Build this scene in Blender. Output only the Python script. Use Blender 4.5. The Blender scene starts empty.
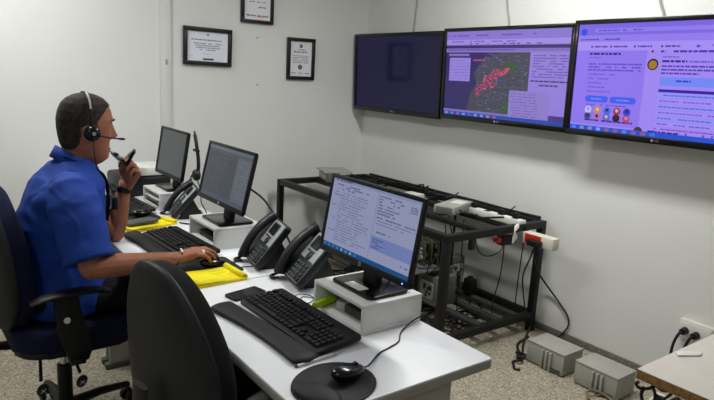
import bpy, bmesh, math, random
from mathutils import Vector, Matrix, Euler
random.seed(7)
SC = bpy.context.scene
COL = SC.collection
PI = math.pi

# ------------------------------------------------------------------ camera, world, lights, exposure
cam_data = bpy.data.cameras.new('camera')
cam = bpy.data.objects.new('camera', cam_data)
COL.objects.link(cam)
cam_data.sensor_width = 36.0
cam_data.lens = 601.24 / 714 * 36.0
cam_data.clip_start = 0.02
_r = Vector((0.8042238, -0.59177899, 0.05497005))
_d = Vector((-0.07426516, -0.19182887, -0.97861452))
_f = Vector((0.58966836, 0.78294272, -0.1982219))
cam.matrix_world = Matrix(((_r.x, -_d.x, -_f.x, 0), (_r.y, -_d.y, -_f.y, 0), (_r.z, -_d.z, -_f.z, 1.5), (0, 0, 0, 1)))
SC.camera = cam
world = bpy.data.worlds.new('world')
SC.world = world
world.use_nodes = True
world.node_tree.nodes['Background'].inputs[0].default_value = (0.9, 0.95, 1.0, 1)
world.node_tree.nodes['Background'].inputs[1].default_value = 0.05
SC.view_settings.view_transform = 'Standard'
SC.view_settings.look = 'None'
SC.view_settings.gamma = 1.0
SC.view_settings.use_curve_mapping = False
SC.view_settings.exposure = 0.0
# ceiling panels: (x, y, size_x, size_y, watts)
PANELS = [(2.2, 1.9, 0.3, 1.2, 35.5), (0.3, 3.15, 0.3, 1.2, 24), (-0.9, 0.2, 0.3, 1.2, 7)]  # the last panel is a fill light added out of view
CEIL = 2.6
WX, WY = 3.14, 4.15          # right wall plane, back wall plane


def lin(c):
    if isinstance(c, str):
        c = tuple(int(c[i:i + 2], 16) / 255 for i in (0, 2, 4))
    return tuple((v / 12.92 if v <= 0.04045 else ((v + 0.055) / 1.055) ** 2.4) for v in c[:3])


# ------------------------------------------------------------------ materials
MATS = {}


def mat(name, col, rough=0.5, metal=0.0, var=0.0, vscale=20.0, bump=0.0, bscale=200.0, emit=0.0, coat=0.0, spec=0.35, col2=None, tex='noise', detail=3.0, sss=0.0):
    m = bpy.data.materials.new(name)
    m.use_nodes = True
    nt = m.node_tree
    b = nt.nodes['Principled BSDF']
    c = lin(col)
    b.inputs['Base Color'].default_value = (*c, 1)
    b.inputs['Roughness'].default_value = rough
    b.inputs['Metallic'].default_value = metal
    b.inputs['Specular IOR Level'].default_value = spec
    if coat:
        b.inputs['Coat Weight'].default_value = coat
        b.inputs['Coat Roughness'].default_value = 0.08
    if sss:
        b.inputs['Subsurface Weight'].default_value = sss
        b.inputs['Subsurface Radius'].default_value = (0.02, 0.008, 0.004)
    tc = nt.nodes.new('ShaderNodeTexCoord')
    if var or col2:
        n = nt.nodes.new('ShaderNodeTexNoise')
        n.inputs['Scale'].default_value = vscale
        n.inputs['Detail'].default_value = detail
        nt.links.new(tc.outputs['Object'], n.inputs['Vector'])
        r = nt.nodes.new('ShaderNodeValToRGB')
        r.color_ramp.elements[0].position = 0.35
        r.color_ramp.elements[1].position = 0.65
        c2 = lin(col2) if col2 else tuple(min(1, v * (1 + var)) for v in c)
        c1 = c if col2 else tuple(v * (1 - var) for v in c)
        r.color_ramp.elements[0].color = (*c1, 1)
        r.color_ramp.elements[1].color = (*c2, 1)
        nt.links.new(n.outputs['Fac'], r.inputs['Fac'])
        nt.links.new(r.outputs['Color'], b.inputs['Base Color'])
    if bump:
        n2 = nt.nodes.new('ShaderNodeTexNoise')
        n2.inputs['Scale'].default_value = bscale
        n2.inputs['Detail'].default_value = 4
        nt.links.new(tc.outputs['Object'], n2.inputs['Vector'])
        bp = nt.nodes.new('ShaderNodeBump')
        bp.inputs['Strength'].default_value = bump
        bp.inputs['Distance'].default_value = 0.002
        nt.links.new(n2.outputs['Fac'], bp.inputs['Height'])
        nt.links.new(bp.outputs['Normal'], b.inputs['Normal'])
    if emit:
        b.inputs['Emission Color'].default_value = (*c, 1)
        b.inputs['Emission Strength'].default_value = emit
    MATS[name] = m
    return m


def terrazzo(name, base, chips, scale=70):
    m = mat(name, base, rough=0.42, bump=0.05, bscale=60)
    nt = m.node_tree
    b = nt.nodes['Principled BSDF']
    tc = nt.nodes.new('ShaderNodeTexCoord')
    col = None
    for i, (c, sc, th) in enumerate(chips):
        v = nt.nodes.new('ShaderNodeTexVoronoi')
        v.inputs['Scale'].default_value = sc
        nt.links.new(tc.outputs['Object'], v.inputs['Vector'])
        s = nt.nodes.new('ShaderNodeSeparateColor')
        nt.links.new(v.outputs['Color'], s.inputs[0])
        g = nt.nodes.new('ShaderNodeMath'); g.operation = 'GREATER_THAN'
        g.inputs[1].default_value = th
        nt.links.new(s.outputs[i % 3], g.inputs[0])
        l = nt.nodes.new('ShaderNodeMath'); l.operation = 'LESS_THAN'
        l.inputs[1].default_value = 0.42 / 1.0
        nt.links.new(v.outputs['Distance'], l.inputs[0])
        mu = nt.nodes.new('ShaderNodeMath'); mu.operation = 'MULTIPLY'
        nt.links.new(g.outputs[0], mu.inputs[0]); nt.links.new(l.outputs[0], mu.inputs[1])
        mx = nt.nodes.new('ShaderNodeMix'); mx.data_type = 'RGBA'
        nt.links.new(mu.outputs[0], mx.inputs[0])
        if col is None:
            mx.inputs[6].default_value = (*lin(base), 1)
        else:
            nt.links.new(col, mx.inputs[6])
        mx.inputs[7].default_value = (*lin(c), 1)
        col = mx.outputs[2]
    nt.links.new(col, b.inputs['Base Color'])
    return m


def print_mat(name, emit):
    """flat print on paper or a lit screen; colours come from the print's own face colours"""
    m = bpy.data.materials.new(name)
    m.use_nodes = True
    nt = m.node_tree
    b = nt.nodes['Principled BSDF']
    a = nt.nodes.new('ShaderNodeVertexColor')
    a.layer_name = 'Col'
    if emit:
        b.inputs['Base Color'].default_value = (0.005, 0.005, 0.006, 1)
        b.inputs['Specular IOR Level'].default_value = 0.3
        b.inputs['Roughness'].default_value = 0.12
        nt.links.new(a.outputs['Color'], b.inputs['Emission Color'])
        b.inputs['Emission Strength'].default_value = emit
    else:
        b.inputs['Roughness'].default_value = 0.6
        nt.links.new(a.outputs['Color'], b.inputs['Base Color'])
    MATS[name] = m
    return m


mat('wall_paint', 'dcdeda', rough=0.75, var=0.02, vscale=1.5, bump=0.12, bscale=90)
mat('ceiling_paint', 'e4e4e0', rough=0.8, var=0.02, vscale=2)
terrazzo('floor_terrazzo', 'a29a86', [('837b6a', 85, 0.5), ('bab29e', 60, 0.6), ('645d51', 100, 0.75), ('c9c2b2', 130, 0.7)])
terrazzo('baseboard_stone', '716e66', [('58554d', 90, 0.5), ('8a867c', 110, 0.6)])
mat('trim_paint', 'd4d5d1', rough=0.6, var=0.02, vscale=3)
mat('black_plastic', '0f1011', rough=0.5, var=0.15, vscale=30)
mat('black_gloss', '0a0a0b', rough=0.22, var=0.1, vscale=15, coat=0.2)
mat('black_matte', '141516', rough=0.75, var=0.15, vscale=40, bump=0.15, bscale=300)
mat('rubber', '141516', rough=0.62, var=0.12, vscale=30, bump=0.1, bscale=400)
mat('charcoal_plastic', '23262a', rough=0.45, var=0.12, vscale=25)
mat('shell_plastic', '15191b', rough=0.55, var=0.1, vscale=12, bump=0.2, bscale=350)
mat('chair_fabric', '0b0c0d', rough=0.95, var=0.35, vscale=260, bump=0.5, bscale=420)
mat('blue_fabric', '090d30', rough=0.95, var=0.25, vscale=220, bump=0.4, bscale=420)
mat('key_black', '151618', rough=0.5, var=0.1, vscale=60)
mat('desk_white', 'e9ecef', rough=0.38, var=0.015, vscale=3)
mat('desk_edge', '9b9b94', rough=0.5, var=0.05, vscale=12)
mat('desk_panel', 'a6a69b', rough=0.55, var=0.05, vscale=6)
mat('riser_white', 'dcdedb', rough=0.5, var=0.03, vscale=10, bump=0.05, bscale=80)
mat('silver', 'a7abad', rough=0.32, metal=0.7, var=0.08, vscale=30)
mat('phone_silver', 'a3a8aa', rough=0.4, metal=0.1, var=0.08, vscale=40)
mat('phone_dark', '191c1f', rough=0.4, var=0.1, vscale=40)
mat('key_grey', '474b4e', rough=0.5, var=0.1, vscale=60)
mat('lcd', '1a1f1e', rough=0.2, var=0.1, vscale=60)
mat('frame_steel', '111212', rough=0.55, var=0.3, vscale=18, bump=0.1, bscale=120)
mat('frame_grey', '2e2f2e', rough=0.6, var=0.3, vscale=18)
mat('cert_frame', '1c1715', rough=0.45, var=0.25, vscale=30, bump=0.15, bscale=150)
mat('yellow_paper', 'f2e512', rough=0.7, var=0.04, vscale=14)
mat('yellow_edge', 'e6cc14', rough=0.8, var=0.12, vscale=60)
mat('lime', 'b4d80f', rough=0.4, var=0.05, vscale=30)
mat('white_plastic', 'd9d9d2', rough=0.45, var=0.03, vscale=20)
mat('cream_plastic', 'd6d3c4', rough=0.5, var=0.04, vscale=15)
mat('red_plastic', 'b3281c', rough=0.5, var=0.1, vscale=30)
mat('grey_box', 'a0a198', rough=0.55, var=0.05, vscale=14, bump=0.05, bscale=150)
mat('grey_dark', '4e504d', rough=0.6, var=0.08, vscale=20)
mat('equip_grey', '62635d', rough=0.55, var=0.12, vscale=30)
mat('equip_light', '9a9b93', rough=0.5, var=0.1, vscale=30)
mat('circuit', '3d4a38', rough=0.55, var=0.5, vscale=70)
mat('copper', '8a4a30', rough=0.4, metal=0.6, var=0.2, vscale=40)
mat('cable_black', '141414', rough=0.6, var=0.1, vscale=60)
mat('cable_grey', '9c9c96', rough=0.6, var=0.05, vscale=60)
mat('cable_tan', '7d6b57', rough=0.6, var=0.1, vscale=60)
mat('table_laminate', 'd0cbbf', rough=0.45, var=0.03, vscale=8)
mat('chipboard', '8d6a3f', rough=0.85, var=0.35, vscale=160, bump=0.4, bscale=220)
mat('skin', '9a644a', rough=0.55, var=0.10, vscale=18, bump=0.08, bscale=260, sss=0.05)
mat('lip', '8a4f44', rough=0.5, var=0.08, vscale=60)
mat('hair', '1d1714', rough=0.8, col2='3a3029', vscale=55, bump=0.6, bscale=700)
mat('shirt_blue', '123a92', rough=0.8, var=0.10, vscale=9, bump=0.25, bscale=28)
mat('collar_blue', '133c96', rough=0.8, var=0.08, vscale=12)
mat('trousers', '12141c', rough=0.9, var=0.2, vscale=16, bump=0.3, bscale=60)
mat('shoe', '0f0f10', rough=0.35, var=0.1, vscale=20)
mat('eye_white', 'd8d4cc', rough=0.25, var=0.02)
mat('iris', '1c120c', rough=0.2, var=0.1)
mat('chrome', 'c8cacb', rough=0.18, metal=1.0, var=0.04, vscale=30)
mat('ring_white', 'e6e6e2', rough=0.25, var=0.03, vscale=60)
mat('diffuser', 'f4f7ff', rough=0.5, emit=6.0)
mat('led_blue', '4aa0ff', rough=0.3, emit=2.5)
mat('socket_hole', '2b2a28', rough=0.7, var=0.1)
print_mat('paper_print', 0)
print_mat('screen_print', 1.0)


# ------------------------------------------------------------------ mesh building
class MB:
    def __init__(s):
        s.v, s.f = [], []

    def add(s, verts, faces, M=None):
        o = len(s.v)
        for p in verts:
            p = Vector(p)
            s.v.append(tuple(M @ p if M else p))
        s.f += [tuple(i + o for i in f) for f in faces]
        return s

    def bm(s, b, M=None):
        b.verts.ensure_lookup_table()
        b.verts.index_update()
        s.add([v.co.copy() for v in b.verts], [[v.index for v in f.verts] for f in b.faces], M)
        b.free()
        return s

    def box(s, c, size, bev=0.0, M=None, seg=2, rot=None):
        b = bmesh.new()
        bmesh.ops.create_cube(b, size=1)
        for v in b.verts:
            v.co = Vector((v.co.x * size[0], v.co.y * size[1], v.co.z * size[2]))
        if bev:
            bmesh.ops.bevel(b, geom=list(b.edges), offset=min(bev, min(size) * 0.49), segments=seg, affect='EDGES', profile=0.5)
        T = Matrix.Translation(c)
        if rot:
            T = T @ Euler(rot).to_matrix().to_4x4()
        return s.bm(b, (M @ T) if M else T)

    def ranges(s, x0, x1, y0, y1, z0, z1, bev=0.0, M=None):
        return s.box(((x0 + x1) / 2, (y0 + y1) / 2, (z0 + z1) / 2), (abs(x1 - x0), abs(y1 - y0), abs(z1 - z0)), bev, M)

    def tube(s, pts, r, seg=8, caps=True, M=None, closed=False, flat=None):
        pts = [Vector(p) for p in pts]
        n = len(pts)
        rs = r if isinstance(r, (list, tuple)) else [r] * n
        V, Fc = [], []
        t = (pts[1] - pts[0]).normalized()
        up = Vector((0, 0, 1)) if abs(t.z) < 0.9 else Vector((1, 0, 0))
        if flat is not None:
            up = Vector(flat)
        nrm = (up - t * up.dot(t)).normalized()
        for i, p in enumerate(pts):
            if closed:
                t = (pts[(i + 1) % n] - pts[i - 1]).normalized()
            elif i == 0:
                t = (pts[1] - p).normalized()
            elif i == n - 1:
                t = (p - pts[i - 1]).normalized()
            else:
                t = (pts[i + 1] - pts[i - 1]).normalized()
            nn = nrm - t * nrm.dot(t)
            nrm = nn.normalized() if nn.length > 1e-6 else nrm
            bn = t.cross(nrm)
            ri = rs[i]
            ra, rb = ri if isinstance(ri, (list, tuple)) else (ri, ri)
            for k in range(seg):
                a = 2 * PI * k / seg
                V.append(p + nrm * math.cos(a) * ra + bn * math.sin(a) * rb)
        for i in range(n if closed else n - 1):
            j = (i + 1) % n
            for k in range(seg):
                k2 = (k + 1) % seg
                Fc.append((i * seg + k, i * seg + k2, j * seg + k2, j * seg + k))
        if caps and not closed:
            Fc.append(tuple(reversed(range(seg))))
            Fc.append(tuple((n - 1) * seg + k for k in range(seg)))
        # tube rings turn nrm->bn about t: flip so that faces look outward
        return s.add(V, Fc, M)

    def cyl(s, a, b, r0, r1=None, seg=16, M=None):
        return s.tube([a, b], [r0, r0 if r1 is None else r1], seg, True, M)

    def lathe(s, prof, c=(0, 0, 0), seg=24, M=None):
        """prof: list of (r, z) from bottom to top, about local z"""
        V, Fc = [], []
        for r, z in prof:
            for k in range(seg):
                a = 2 * PI * k / seg
                V.append((c[0] + r * math.cos(a), c[1] + r * math.sin(a), c[2] + z))
        n = len(prof)
        for i in range(n - 1):
            for k in range(seg):
                k2 = (k + 1) % seg
                Fc.append((i * seg + k, i * seg + k2, (i + 1) * seg + k2, (i + 1) * seg + k))
        Fc.append(tuple(reversed(range(seg))))
        Fc.append(tuple((n - 1) * seg + k for k in range(seg)))
        return s.add(V, Fc, M)

    def ball(s, c, r, seg=16, rings=10, M=None, rot=None):
        r = r if isinstance(r, (tuple, list)) else (r, r, r)
        R = Euler(rot).to_matrix() if rot else Matrix.Identity(3)
        V, Fc = [], []
        V.append(Vector(c) + R @ Vector((0, 0, -r[2])))
        for i in range(1, rings):
            ph = -PI / 2 + PI * i / rings
            for k in range(seg):
                a = 2 * PI * k / seg
                V.append(Vector(c) + R @ Vector((r[0] * math.cos(ph) * math.cos(a), r[1] * math.cos(ph) * math.sin(a), r[2] * math.sin(ph))))
        V.append(Vector(c) + R @ Vector((0, 0, r[2])))
        top = len(V) - 1
        for k in range(seg):
            k2 = (k + 1) % seg
            Fc.append((0, 1 + k2, 1 + k))
            for i in range(rings - 2):
                a = 1 + i * seg
                Fc.append((a + k, a + k2, a + seg + k2, a + seg + k))
            a = 1 + (rings - 2) * seg
            Fc.append((a + k, a + k2, top))
        return s.add(V, Fc, M)

    def capsule(s, a, b, r0, r1, seg=14):
        a, b = Vector(a), Vector(b)
        d = b - a
        L = d.length
        t = d.normalized()
        P, Rr = [], []
        for k in range(5):
            an = PI / 2 * (k / 4.0)
            P.append(a - t * r0 * math.cos(an)); Rr.append(max(r0 * math.sin(an), 1e-4))
        for k in range(1, 4):
            P.append(a + d * (k / 4.0)); Rr.append(r0 + (r1 - r0) * k / 4.0)
        for k in range(5):
            an = PI / 2 * (k / 4.0)
            P.append(b + t * r1 * math.sin(an)); Rr.append(max(r1 * math.cos(an), 1e-4))
        return s.tube(P, Rr, seg)

    def prism(s, outline, z0, z1, bev=0.0, M=None, seg=2):
        """outline: list of (x, y), counter-clockwise"""
        b = bmesh.new()
        lo = [b.verts.new((x, y, z0)) for x, y in outline]
        hi = [b.verts.new((x, y, z1)) for x, y in outline]
        n = len(lo)
        b.faces.new(list(reversed(lo)))
        top = b.faces.new(hi)
        for i in range(n):
            b.faces.new((lo[i], lo[(i + 1) % n], hi[(i + 1) % n], hi[i]))
        if bev:
            ed = [e for e in b.edges if abs(e.verts[0].co.z - e.verts[1].co.z) < 1e-7]
            bmesh.ops.bevel(b, geom=ed, offset=bev, segments=seg, affect='EDGES', profile=0.5)
        return s.bm(b, M)

    def mesh(s, name):
        me = bpy.data.meshes.new(name)
        me.from_pydata(s.v, [], s.f)
        b = bmesh.new()
        b.from_mesh(me)
        bmesh.ops.recalc_face_normals(b, faces=b.faces)
        b.to_mesh(me)
        b.free()
        return me

    def build(s, name, material, parent=None, smooth=True, angle=35):
        me = s.mesh(name)
        o = link(name, me, material, parent)
        if smooth:
            soft(me, angle)
        return o


def soft(me, angle=35):
    me.polygons.foreach_set('use_smooth', [True] * len(me.polygons))
    b = bmesh.new()
    b.from_mesh(me)
    lim = math.radians(angle)
    for e in b.edges:
        if len(e.link_faces) == 2:
            e.smooth = e.calc_face_angle(0) < lim
    b.to_mesh(me)
    b.free()


def link(name, me, material, parent=None):
    o = bpy.data.objects.new(name, me)
    COL.objects.link(o)
    if material:
        me.materials.clear()
        me.materials.append(MATS[material] if isinstance(material, str) else material)
    o.parent = parent
    return o


def tag(o, label=None, cat=None, group=None, kind=None):
    if label: o['label'] = label
    if cat: o['category'] = cat
    if group: o['group'] = group
    if kind: o['kind'] = kind
    return o


def thing(name, label, cat, loc=(0, 0, 0), rz=0.0, group=None, M=None):
    o = bpy.data.objects.new(name, None)
    o.empty_display_size = 0.05
    COL.objects.link(o)
    if M is not None:
        o.matrix_world = M
    else:
        o.location = loc
        o.rotation_euler = (0, 0, rz)
    return tag(o, label, cat, group)


def smooth_path(pts, n=8):
    """Catmull-Rom through the points"""
    P = [Vector(p) for p in pts]
    P = [P[0] * 2 - P[1]] + P + [P[-1] * 2 - P[-2]]
    out = []
    for i in range(1, len(P) - 2):
        for k in range(n):
            t = k / n
            a, b, c, d = P[i - 1], P[i], P[i + 1], P[i + 2]
            out.append(0.5 * ((2 * b) + (c - a) * t + (2 * a - 5 * b + 4 * c - d) * t * t + (3 * b - a - 3 * c + d) * t ** 3))
    out.append(P[-2])
    return out


def cable(name, label, pts, r=0.003, m='cable_black', parent=None, cat='cable', group=None, n=6, seg=6):
    o = MB().tube(smooth_path(pts, n), r, seg).build(name, m, parent)
    if parent is None:
        tag(o, label, cat, group)
    return o


def rrect(w, h, r, n=4, cx=0, cy=0):
    out = []
    for sx, sy, a0 in ((1, 1, 0), (-1, 1, 90), (-1, -1, 180), (1, -1, 270)):
        for k in range(n + 1):
            a = math.radians(a0 + 90 * k / n)
            out.append((cx + sx * (w / 2 - r) + r * math.cos(a), cy + sy * (h / 2 - r) + r * math.sin(a)))
    return out


class Print:
    """flat printed or lit shapes in a plane, x right, y up, z toward the viewer"""
    def __init__(s, tint=(1, 1, 1)):
        s.v, s.f, s.c, s.tint = [], [], [], tint

    def poly(s, pts, col, layer=1):
        o = len(s.v)
        s.v += [(x, y, layer * 0.00012) for x, y in pts]
        s.f.append(tuple(range(o, o + len(pts))))
        s.c.append(tuple(a * b for a, b in zip(lin(col), s.tint)))

    def rect(s, x0, y0, x1, y1, col, layer=1):
        s.poly([(x0, y0), (x1, y0), (x1, y1), (x0, y1)], col, layer)

    def disc(s, x, y, r, col, layer=1, n=14, ry=None):
        s.poly([(x + r * math.cos(2 * PI * k / n), y + (ry or r) * math.sin(2 * PI * k / n)) for k in range(n)], col, layer)

    def text(s, x0, y, x1, h, col, layer=2, dens=0.8, wmin=1.0, wmax=4.0, rnd=random):
        x = x0
        while x < x1:
            w = h * rnd.uniform(wmin, wmax)
            if rnd.random() < dens:
                s.rect(x, y, min(x + w, x1), y + h, col, layer)
            x += w + h * 0.5

    def build(s, name, material, parent, z=0.0):
        me = bpy.data.meshes.new(name)
        me.from_pydata([(a, b, c + z) for a, b, c in s.v], [], s.f)
        ca = me.color_attributes.new('Col', 'FLOAT_COLOR', 'CORNER')
        i = 0
        for p, c in zip(me.polygons, s.c):
            for _ in p.vertices:
                ca.data[i].color = (*c, 1)
                i += 1
        return link(name, me, material, parent)


def text_mesh(name, txt, size, material, parent, M, extrude=0.0004):
    cu = bpy.data.curves.new(name + '_curve', 'FONT')
    cu.body = txt
    cu.size = size
    cu.align_x = 'CENTER'
    cu.align_y = 'CENTER'
    cu.extrude = extrude
    tmp = bpy.data.objects.new(name + '_tmp', cu)
    COL.objects.link(tmp)
    dg = bpy.context.evaluated_depsgraph_get()
    me = bpy.data.meshes.new_from_object(tmp.evaluated_get(dg))
    bpy.data.objects.remove(tmp)
    o = link(name, me, material, parent)
    o.matrix_local = M
    return o


def facing(normal, loc):
    """frame with z = normal, y = up, x = the viewer's right"""
    z = Vector(normal).normalized()
    x = Vector((0, 0, 1)).cross(z).normalized()
    y = z.cross(x)
    M = Matrix((x, y, z)).transposed().to_4x4()
    M.translation = Vector(loc)
    return M


# ------------------------------------------------------------------ the room
X0, Y0 = -2.4, -2.0


def struct(name, mb, m, parent=None):
    o = mb.build(name, m, parent)
    if parent is None:
        o['kind'] = 'structure'
    return o


struct('floor', MB().ranges(X0, WX, Y0, WY, -0.05, 0), 'floor_terrazzo')
struct('ceiling', MB().ranges(X0, WX, Y0, WY, CEIL, CEIL + 0.05), 'ceiling_paint')
struct('wall_right', MB().ranges(WX, WX + 0.12, Y0, WY + 0.12, -0.05, CEIL + 0.05), 'wall_paint')
struct('wall_back', MB().ranges(X0, WX, WY, WY + 0.12, -0.05, CEIL + 0.05), 'wall_paint')
struct('wall_left', MB().ranges(X0 - 0.12, X0, Y0, WY + 0.12, -0.05, CEIL + 0.05), 'wall_paint')
struct('wall_front', MB().ranges(X0, WX, Y0 - 0.12, Y0, -0.05, CEIL + 0.05), 'wall_paint')
struct('baseboard_right', MB().ranges(WX - 0.012, WX, Y0, WY, 0, 0.042, 0.003), 'baseboard_stone')
struct('baseboard_back', MB().ranges(X0, WX - 0.012, WY - 0.012, WY, 0, 0.042, 0.003), 'baseboard_stone')
# boxed-in strip that runs up the back wall
struct('trim_1', MB().ranges(1.395, 1.468, WY - 0.014, WY, 0.042, CEIL, 0.002), 'trim_paint')
tag(MB().box((1.434, WY - 0.018, 1.537), (0.012, 0.008, 0.035), 0.002).build('strip_clip', 'cable_grey'),
    'tiny grey clip on the vertical strip of the back wall', 'clip')
for i, (x, z) in enumerate(((2.117, 1.75), (2.125, 1.409))):
    o = MB().cyl((x, WY, z), (x - 0.004, WY - 0.022, z + 0.006), 0.0035, 0.0025, 8).build('wall_nail', 'grey_dark')
    tag(o, ('upper', 'lower')[i] + ' of the two bare nails in the back wall between the certificates', 'nail')

for i, (x, y, sx, sy, w) in enumerate(PANELS):
    t = thing('ceiling_light', 'flat white ceiling light panel ' + ('over the desks and the steel frame', 'over the left side of the room', 'added unseen as fill over the near end of the room')[i], 'light', (x, y, CEIL))
    f = MB()
    for a, b, c, d in ((-sx / 2, sx / 2, -sy / 2, -sy / 2 + 0.02), (-sx / 2, sx / 2, sy / 2 - 0.02, sy / 2), (-sx / 2, -sx / 2 + 0.02, -sy / 2 + 0.02, sy / 2 - 0.02), (sx / 2 - 0.02, sx / 2, -sy / 2 + 0.02, sy / 2 - 0.02)):
        f.ranges(a, b, c, d, -0.03, 0)
    f.build('frame', 'white_plastic', t)
    MB().ranges(-sx / 2 + 0.02, sx / 2 - 0.02, -sy / 2 + 0.02, sy / 2 - 0.02, -0.02, -0.005).build('diffuser', 'diffuser', t)
    L = bpy.data.lights.new('panel_lamp', 'AREA')
    L.shape = 'RECTANGLE'
    L.size, L.size_y = sx - 0.05, sy - 0.05
    L.energy = w
    L.color = (1.0, 0.985, 0.955)
    lo = bpy.data.objects.new('panel_lamp', L)
    COL.objects.link(lo)
    lo.parent = t
    lo.location = (0, 0, -0.035)

# ------------------------------------------------------------------ televisions
TVW, TVH = 1.025, 0.605


def tv_content_map(p, W, H):
    R = random.Random(3)
    x0, x1, y0, y1 = -W / 2, W / 2, -H / 2, H / 2
    U = lambda u: x0 + u * W
    V = lambda v: y1 - v * H
    lav = 'a193e0'
    p.rect(x0, y0, x1, y1, lav, 0)
    p.rect(U(0), V(.10), U(1), V(0), '9a8cd8', 1)
    p.rect(U(0), V(.155), U(1), V(.10), 'b3a6ee', 1)
    p.rect(U(0), V(.20), U(1), V(.165), '40386e', 1)
    p.rect(U(0), V(.235), U(1), V(.20), '8e81c8', 1)
    p.text(U(.02), V(.06), U(.75), .008, '6d60a8', 2, .6, rnd=R)
    p.text(U(.02), V(.13), U(.6), .008, '8577c0', 2, .7, rnd=R)
    p.text(U(.1), V(.155), U(.8), .007, '7a4f9a', 2, .3, rnd=R)
    p.rect(U(.02), V(.225), U(.6), V(.213), '6d62a0', 2)
    # the map
    p.rect(U(0), V(.93), U(.72), V(.245), '3a3566', 1)
    land = [(.22, .93), (.25, .72), (.30, .60), (.27, .48), (.33, .36), (.42, .30), (.47, .245), (.72, .245), (.72, .93)]
    p.poly([(U(a), V(b)) for a, b in land], '4f5656', 2)
    for k in range(800):
        u, v = R.uniform(.22, .71), R.uniform(.26, .92)
        if u < .30 + .12 * max(0, .45 - v) * 3:
            continue
        c = R.choice(['57625a', '62677c', '4a564c', '6a6f88', '5c5d7a', '435646', '73749a', '505a5c', '4c4f68'])
        p.disc(U(u), V(v), R.uniform(.004, .013), c, 3 + (k % 3) * .2, 7, R.uniform(.002, .006))
    for (u, v, rx, ry) in ((.60, .80, .055, .035), (.66, .88, .05, .03), (.54, .90, .04, .02), (.58, .40, .04, .03), (.50, .46, .03, .025)):
        p.disc(U(u), V(v), rx, '3f6a35', 4, 10, ry)
    red = [(.29, .70), (.30, .62), (.345, .60), (.36, .52), (.42, .50), (.44, .43), (.56, .42), (.55, .48), (.49, .52), (.46, .57), (.47, .62), (.42, .66), (.36, .68), (.33, .70), (.31, .77)]
    def inside(u, v):
        n_, hit = len(red), False
        for i in range(n_):
            (x1_, y1_), (x2_, y2_) = red[i], red[i - 1]
            if (y1_ > v) != (y2_ > v) and u < (x2_ - x1_) * (v - y1_) / (y2_ - y1_) + x1_:
                hit = not hit
        return hit
    for k in range(420):
        u, v = R.uniform(.28, .56), R.uniform(.41, .78)
        if not inside(u, v):
            continue
        p.disc(U(u), V(v), R.uniform(.004, .011), R.choice(['e0507a', 'd04070', 'f06a88', 'b04068', 'e85a80', 'c84a72', 'a04a6c']), 5 + (k % 5) * .2, 6, R.uniform(.003, .007))
    p.text(U(.26), V(.345), U(.36), .010, 'c05a90', 6, .8, rnd=R)
    # panels over the map
    p.rect(U(.03), V(.29), U(.22), V(.262), '8e84c8', 6)
    p.rect(U(.04), V(.585), U(.235), V(.31), 'a79be2', 6)
    for k in range(7):
        p.text(U(.05), V(.56 - k * .035), U(.22), .005, '8a80c0', 7, .7, rnd=R)
    p.rect(U(.58), V(.965), U(.885), V(.66), '9f94d4', 6)
    for k in range(9):
        p.text(U(.595), V(.94 - k * .03), U(.80), .005, '7a70ac', 7, .8, rnd=R)
    # right column
    p.rect(U(.725), V(.93), U(1), V(.245), 'a598e4', 1)
    for k in range(9):
        p.text(U(.745), V(.285 + k * .028), U(.99), .006, '6a5fa4', 2, .75, rnd=R)
    p.text(U(.735), V(.555), U(.995), .009, '4a3f80', 2, .9, rnd=R)
    p.text(U(.80), V(.60), U(.94), .010, '5a4f90', 2, .9, rnd=R)
    p.rect(U(.885), V(.965), U(1), V(.90), '5a4a8a', 3)
    p.rect(U(0), V(.965), U(.72), V(.93), '8f84c4', 3)
    p.rect(U(0), V(1), U(1), V(.955), '2d59b4', 7)
    for k in range(9):
        p.rect(U(.02 + k * .055), V(.99), U(.045 + k * .055), V(.965), R.choice(['6f9be0', '8ab6f0', 'b0709a', '4f7fd0', 'd0a060']), 8)


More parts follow.
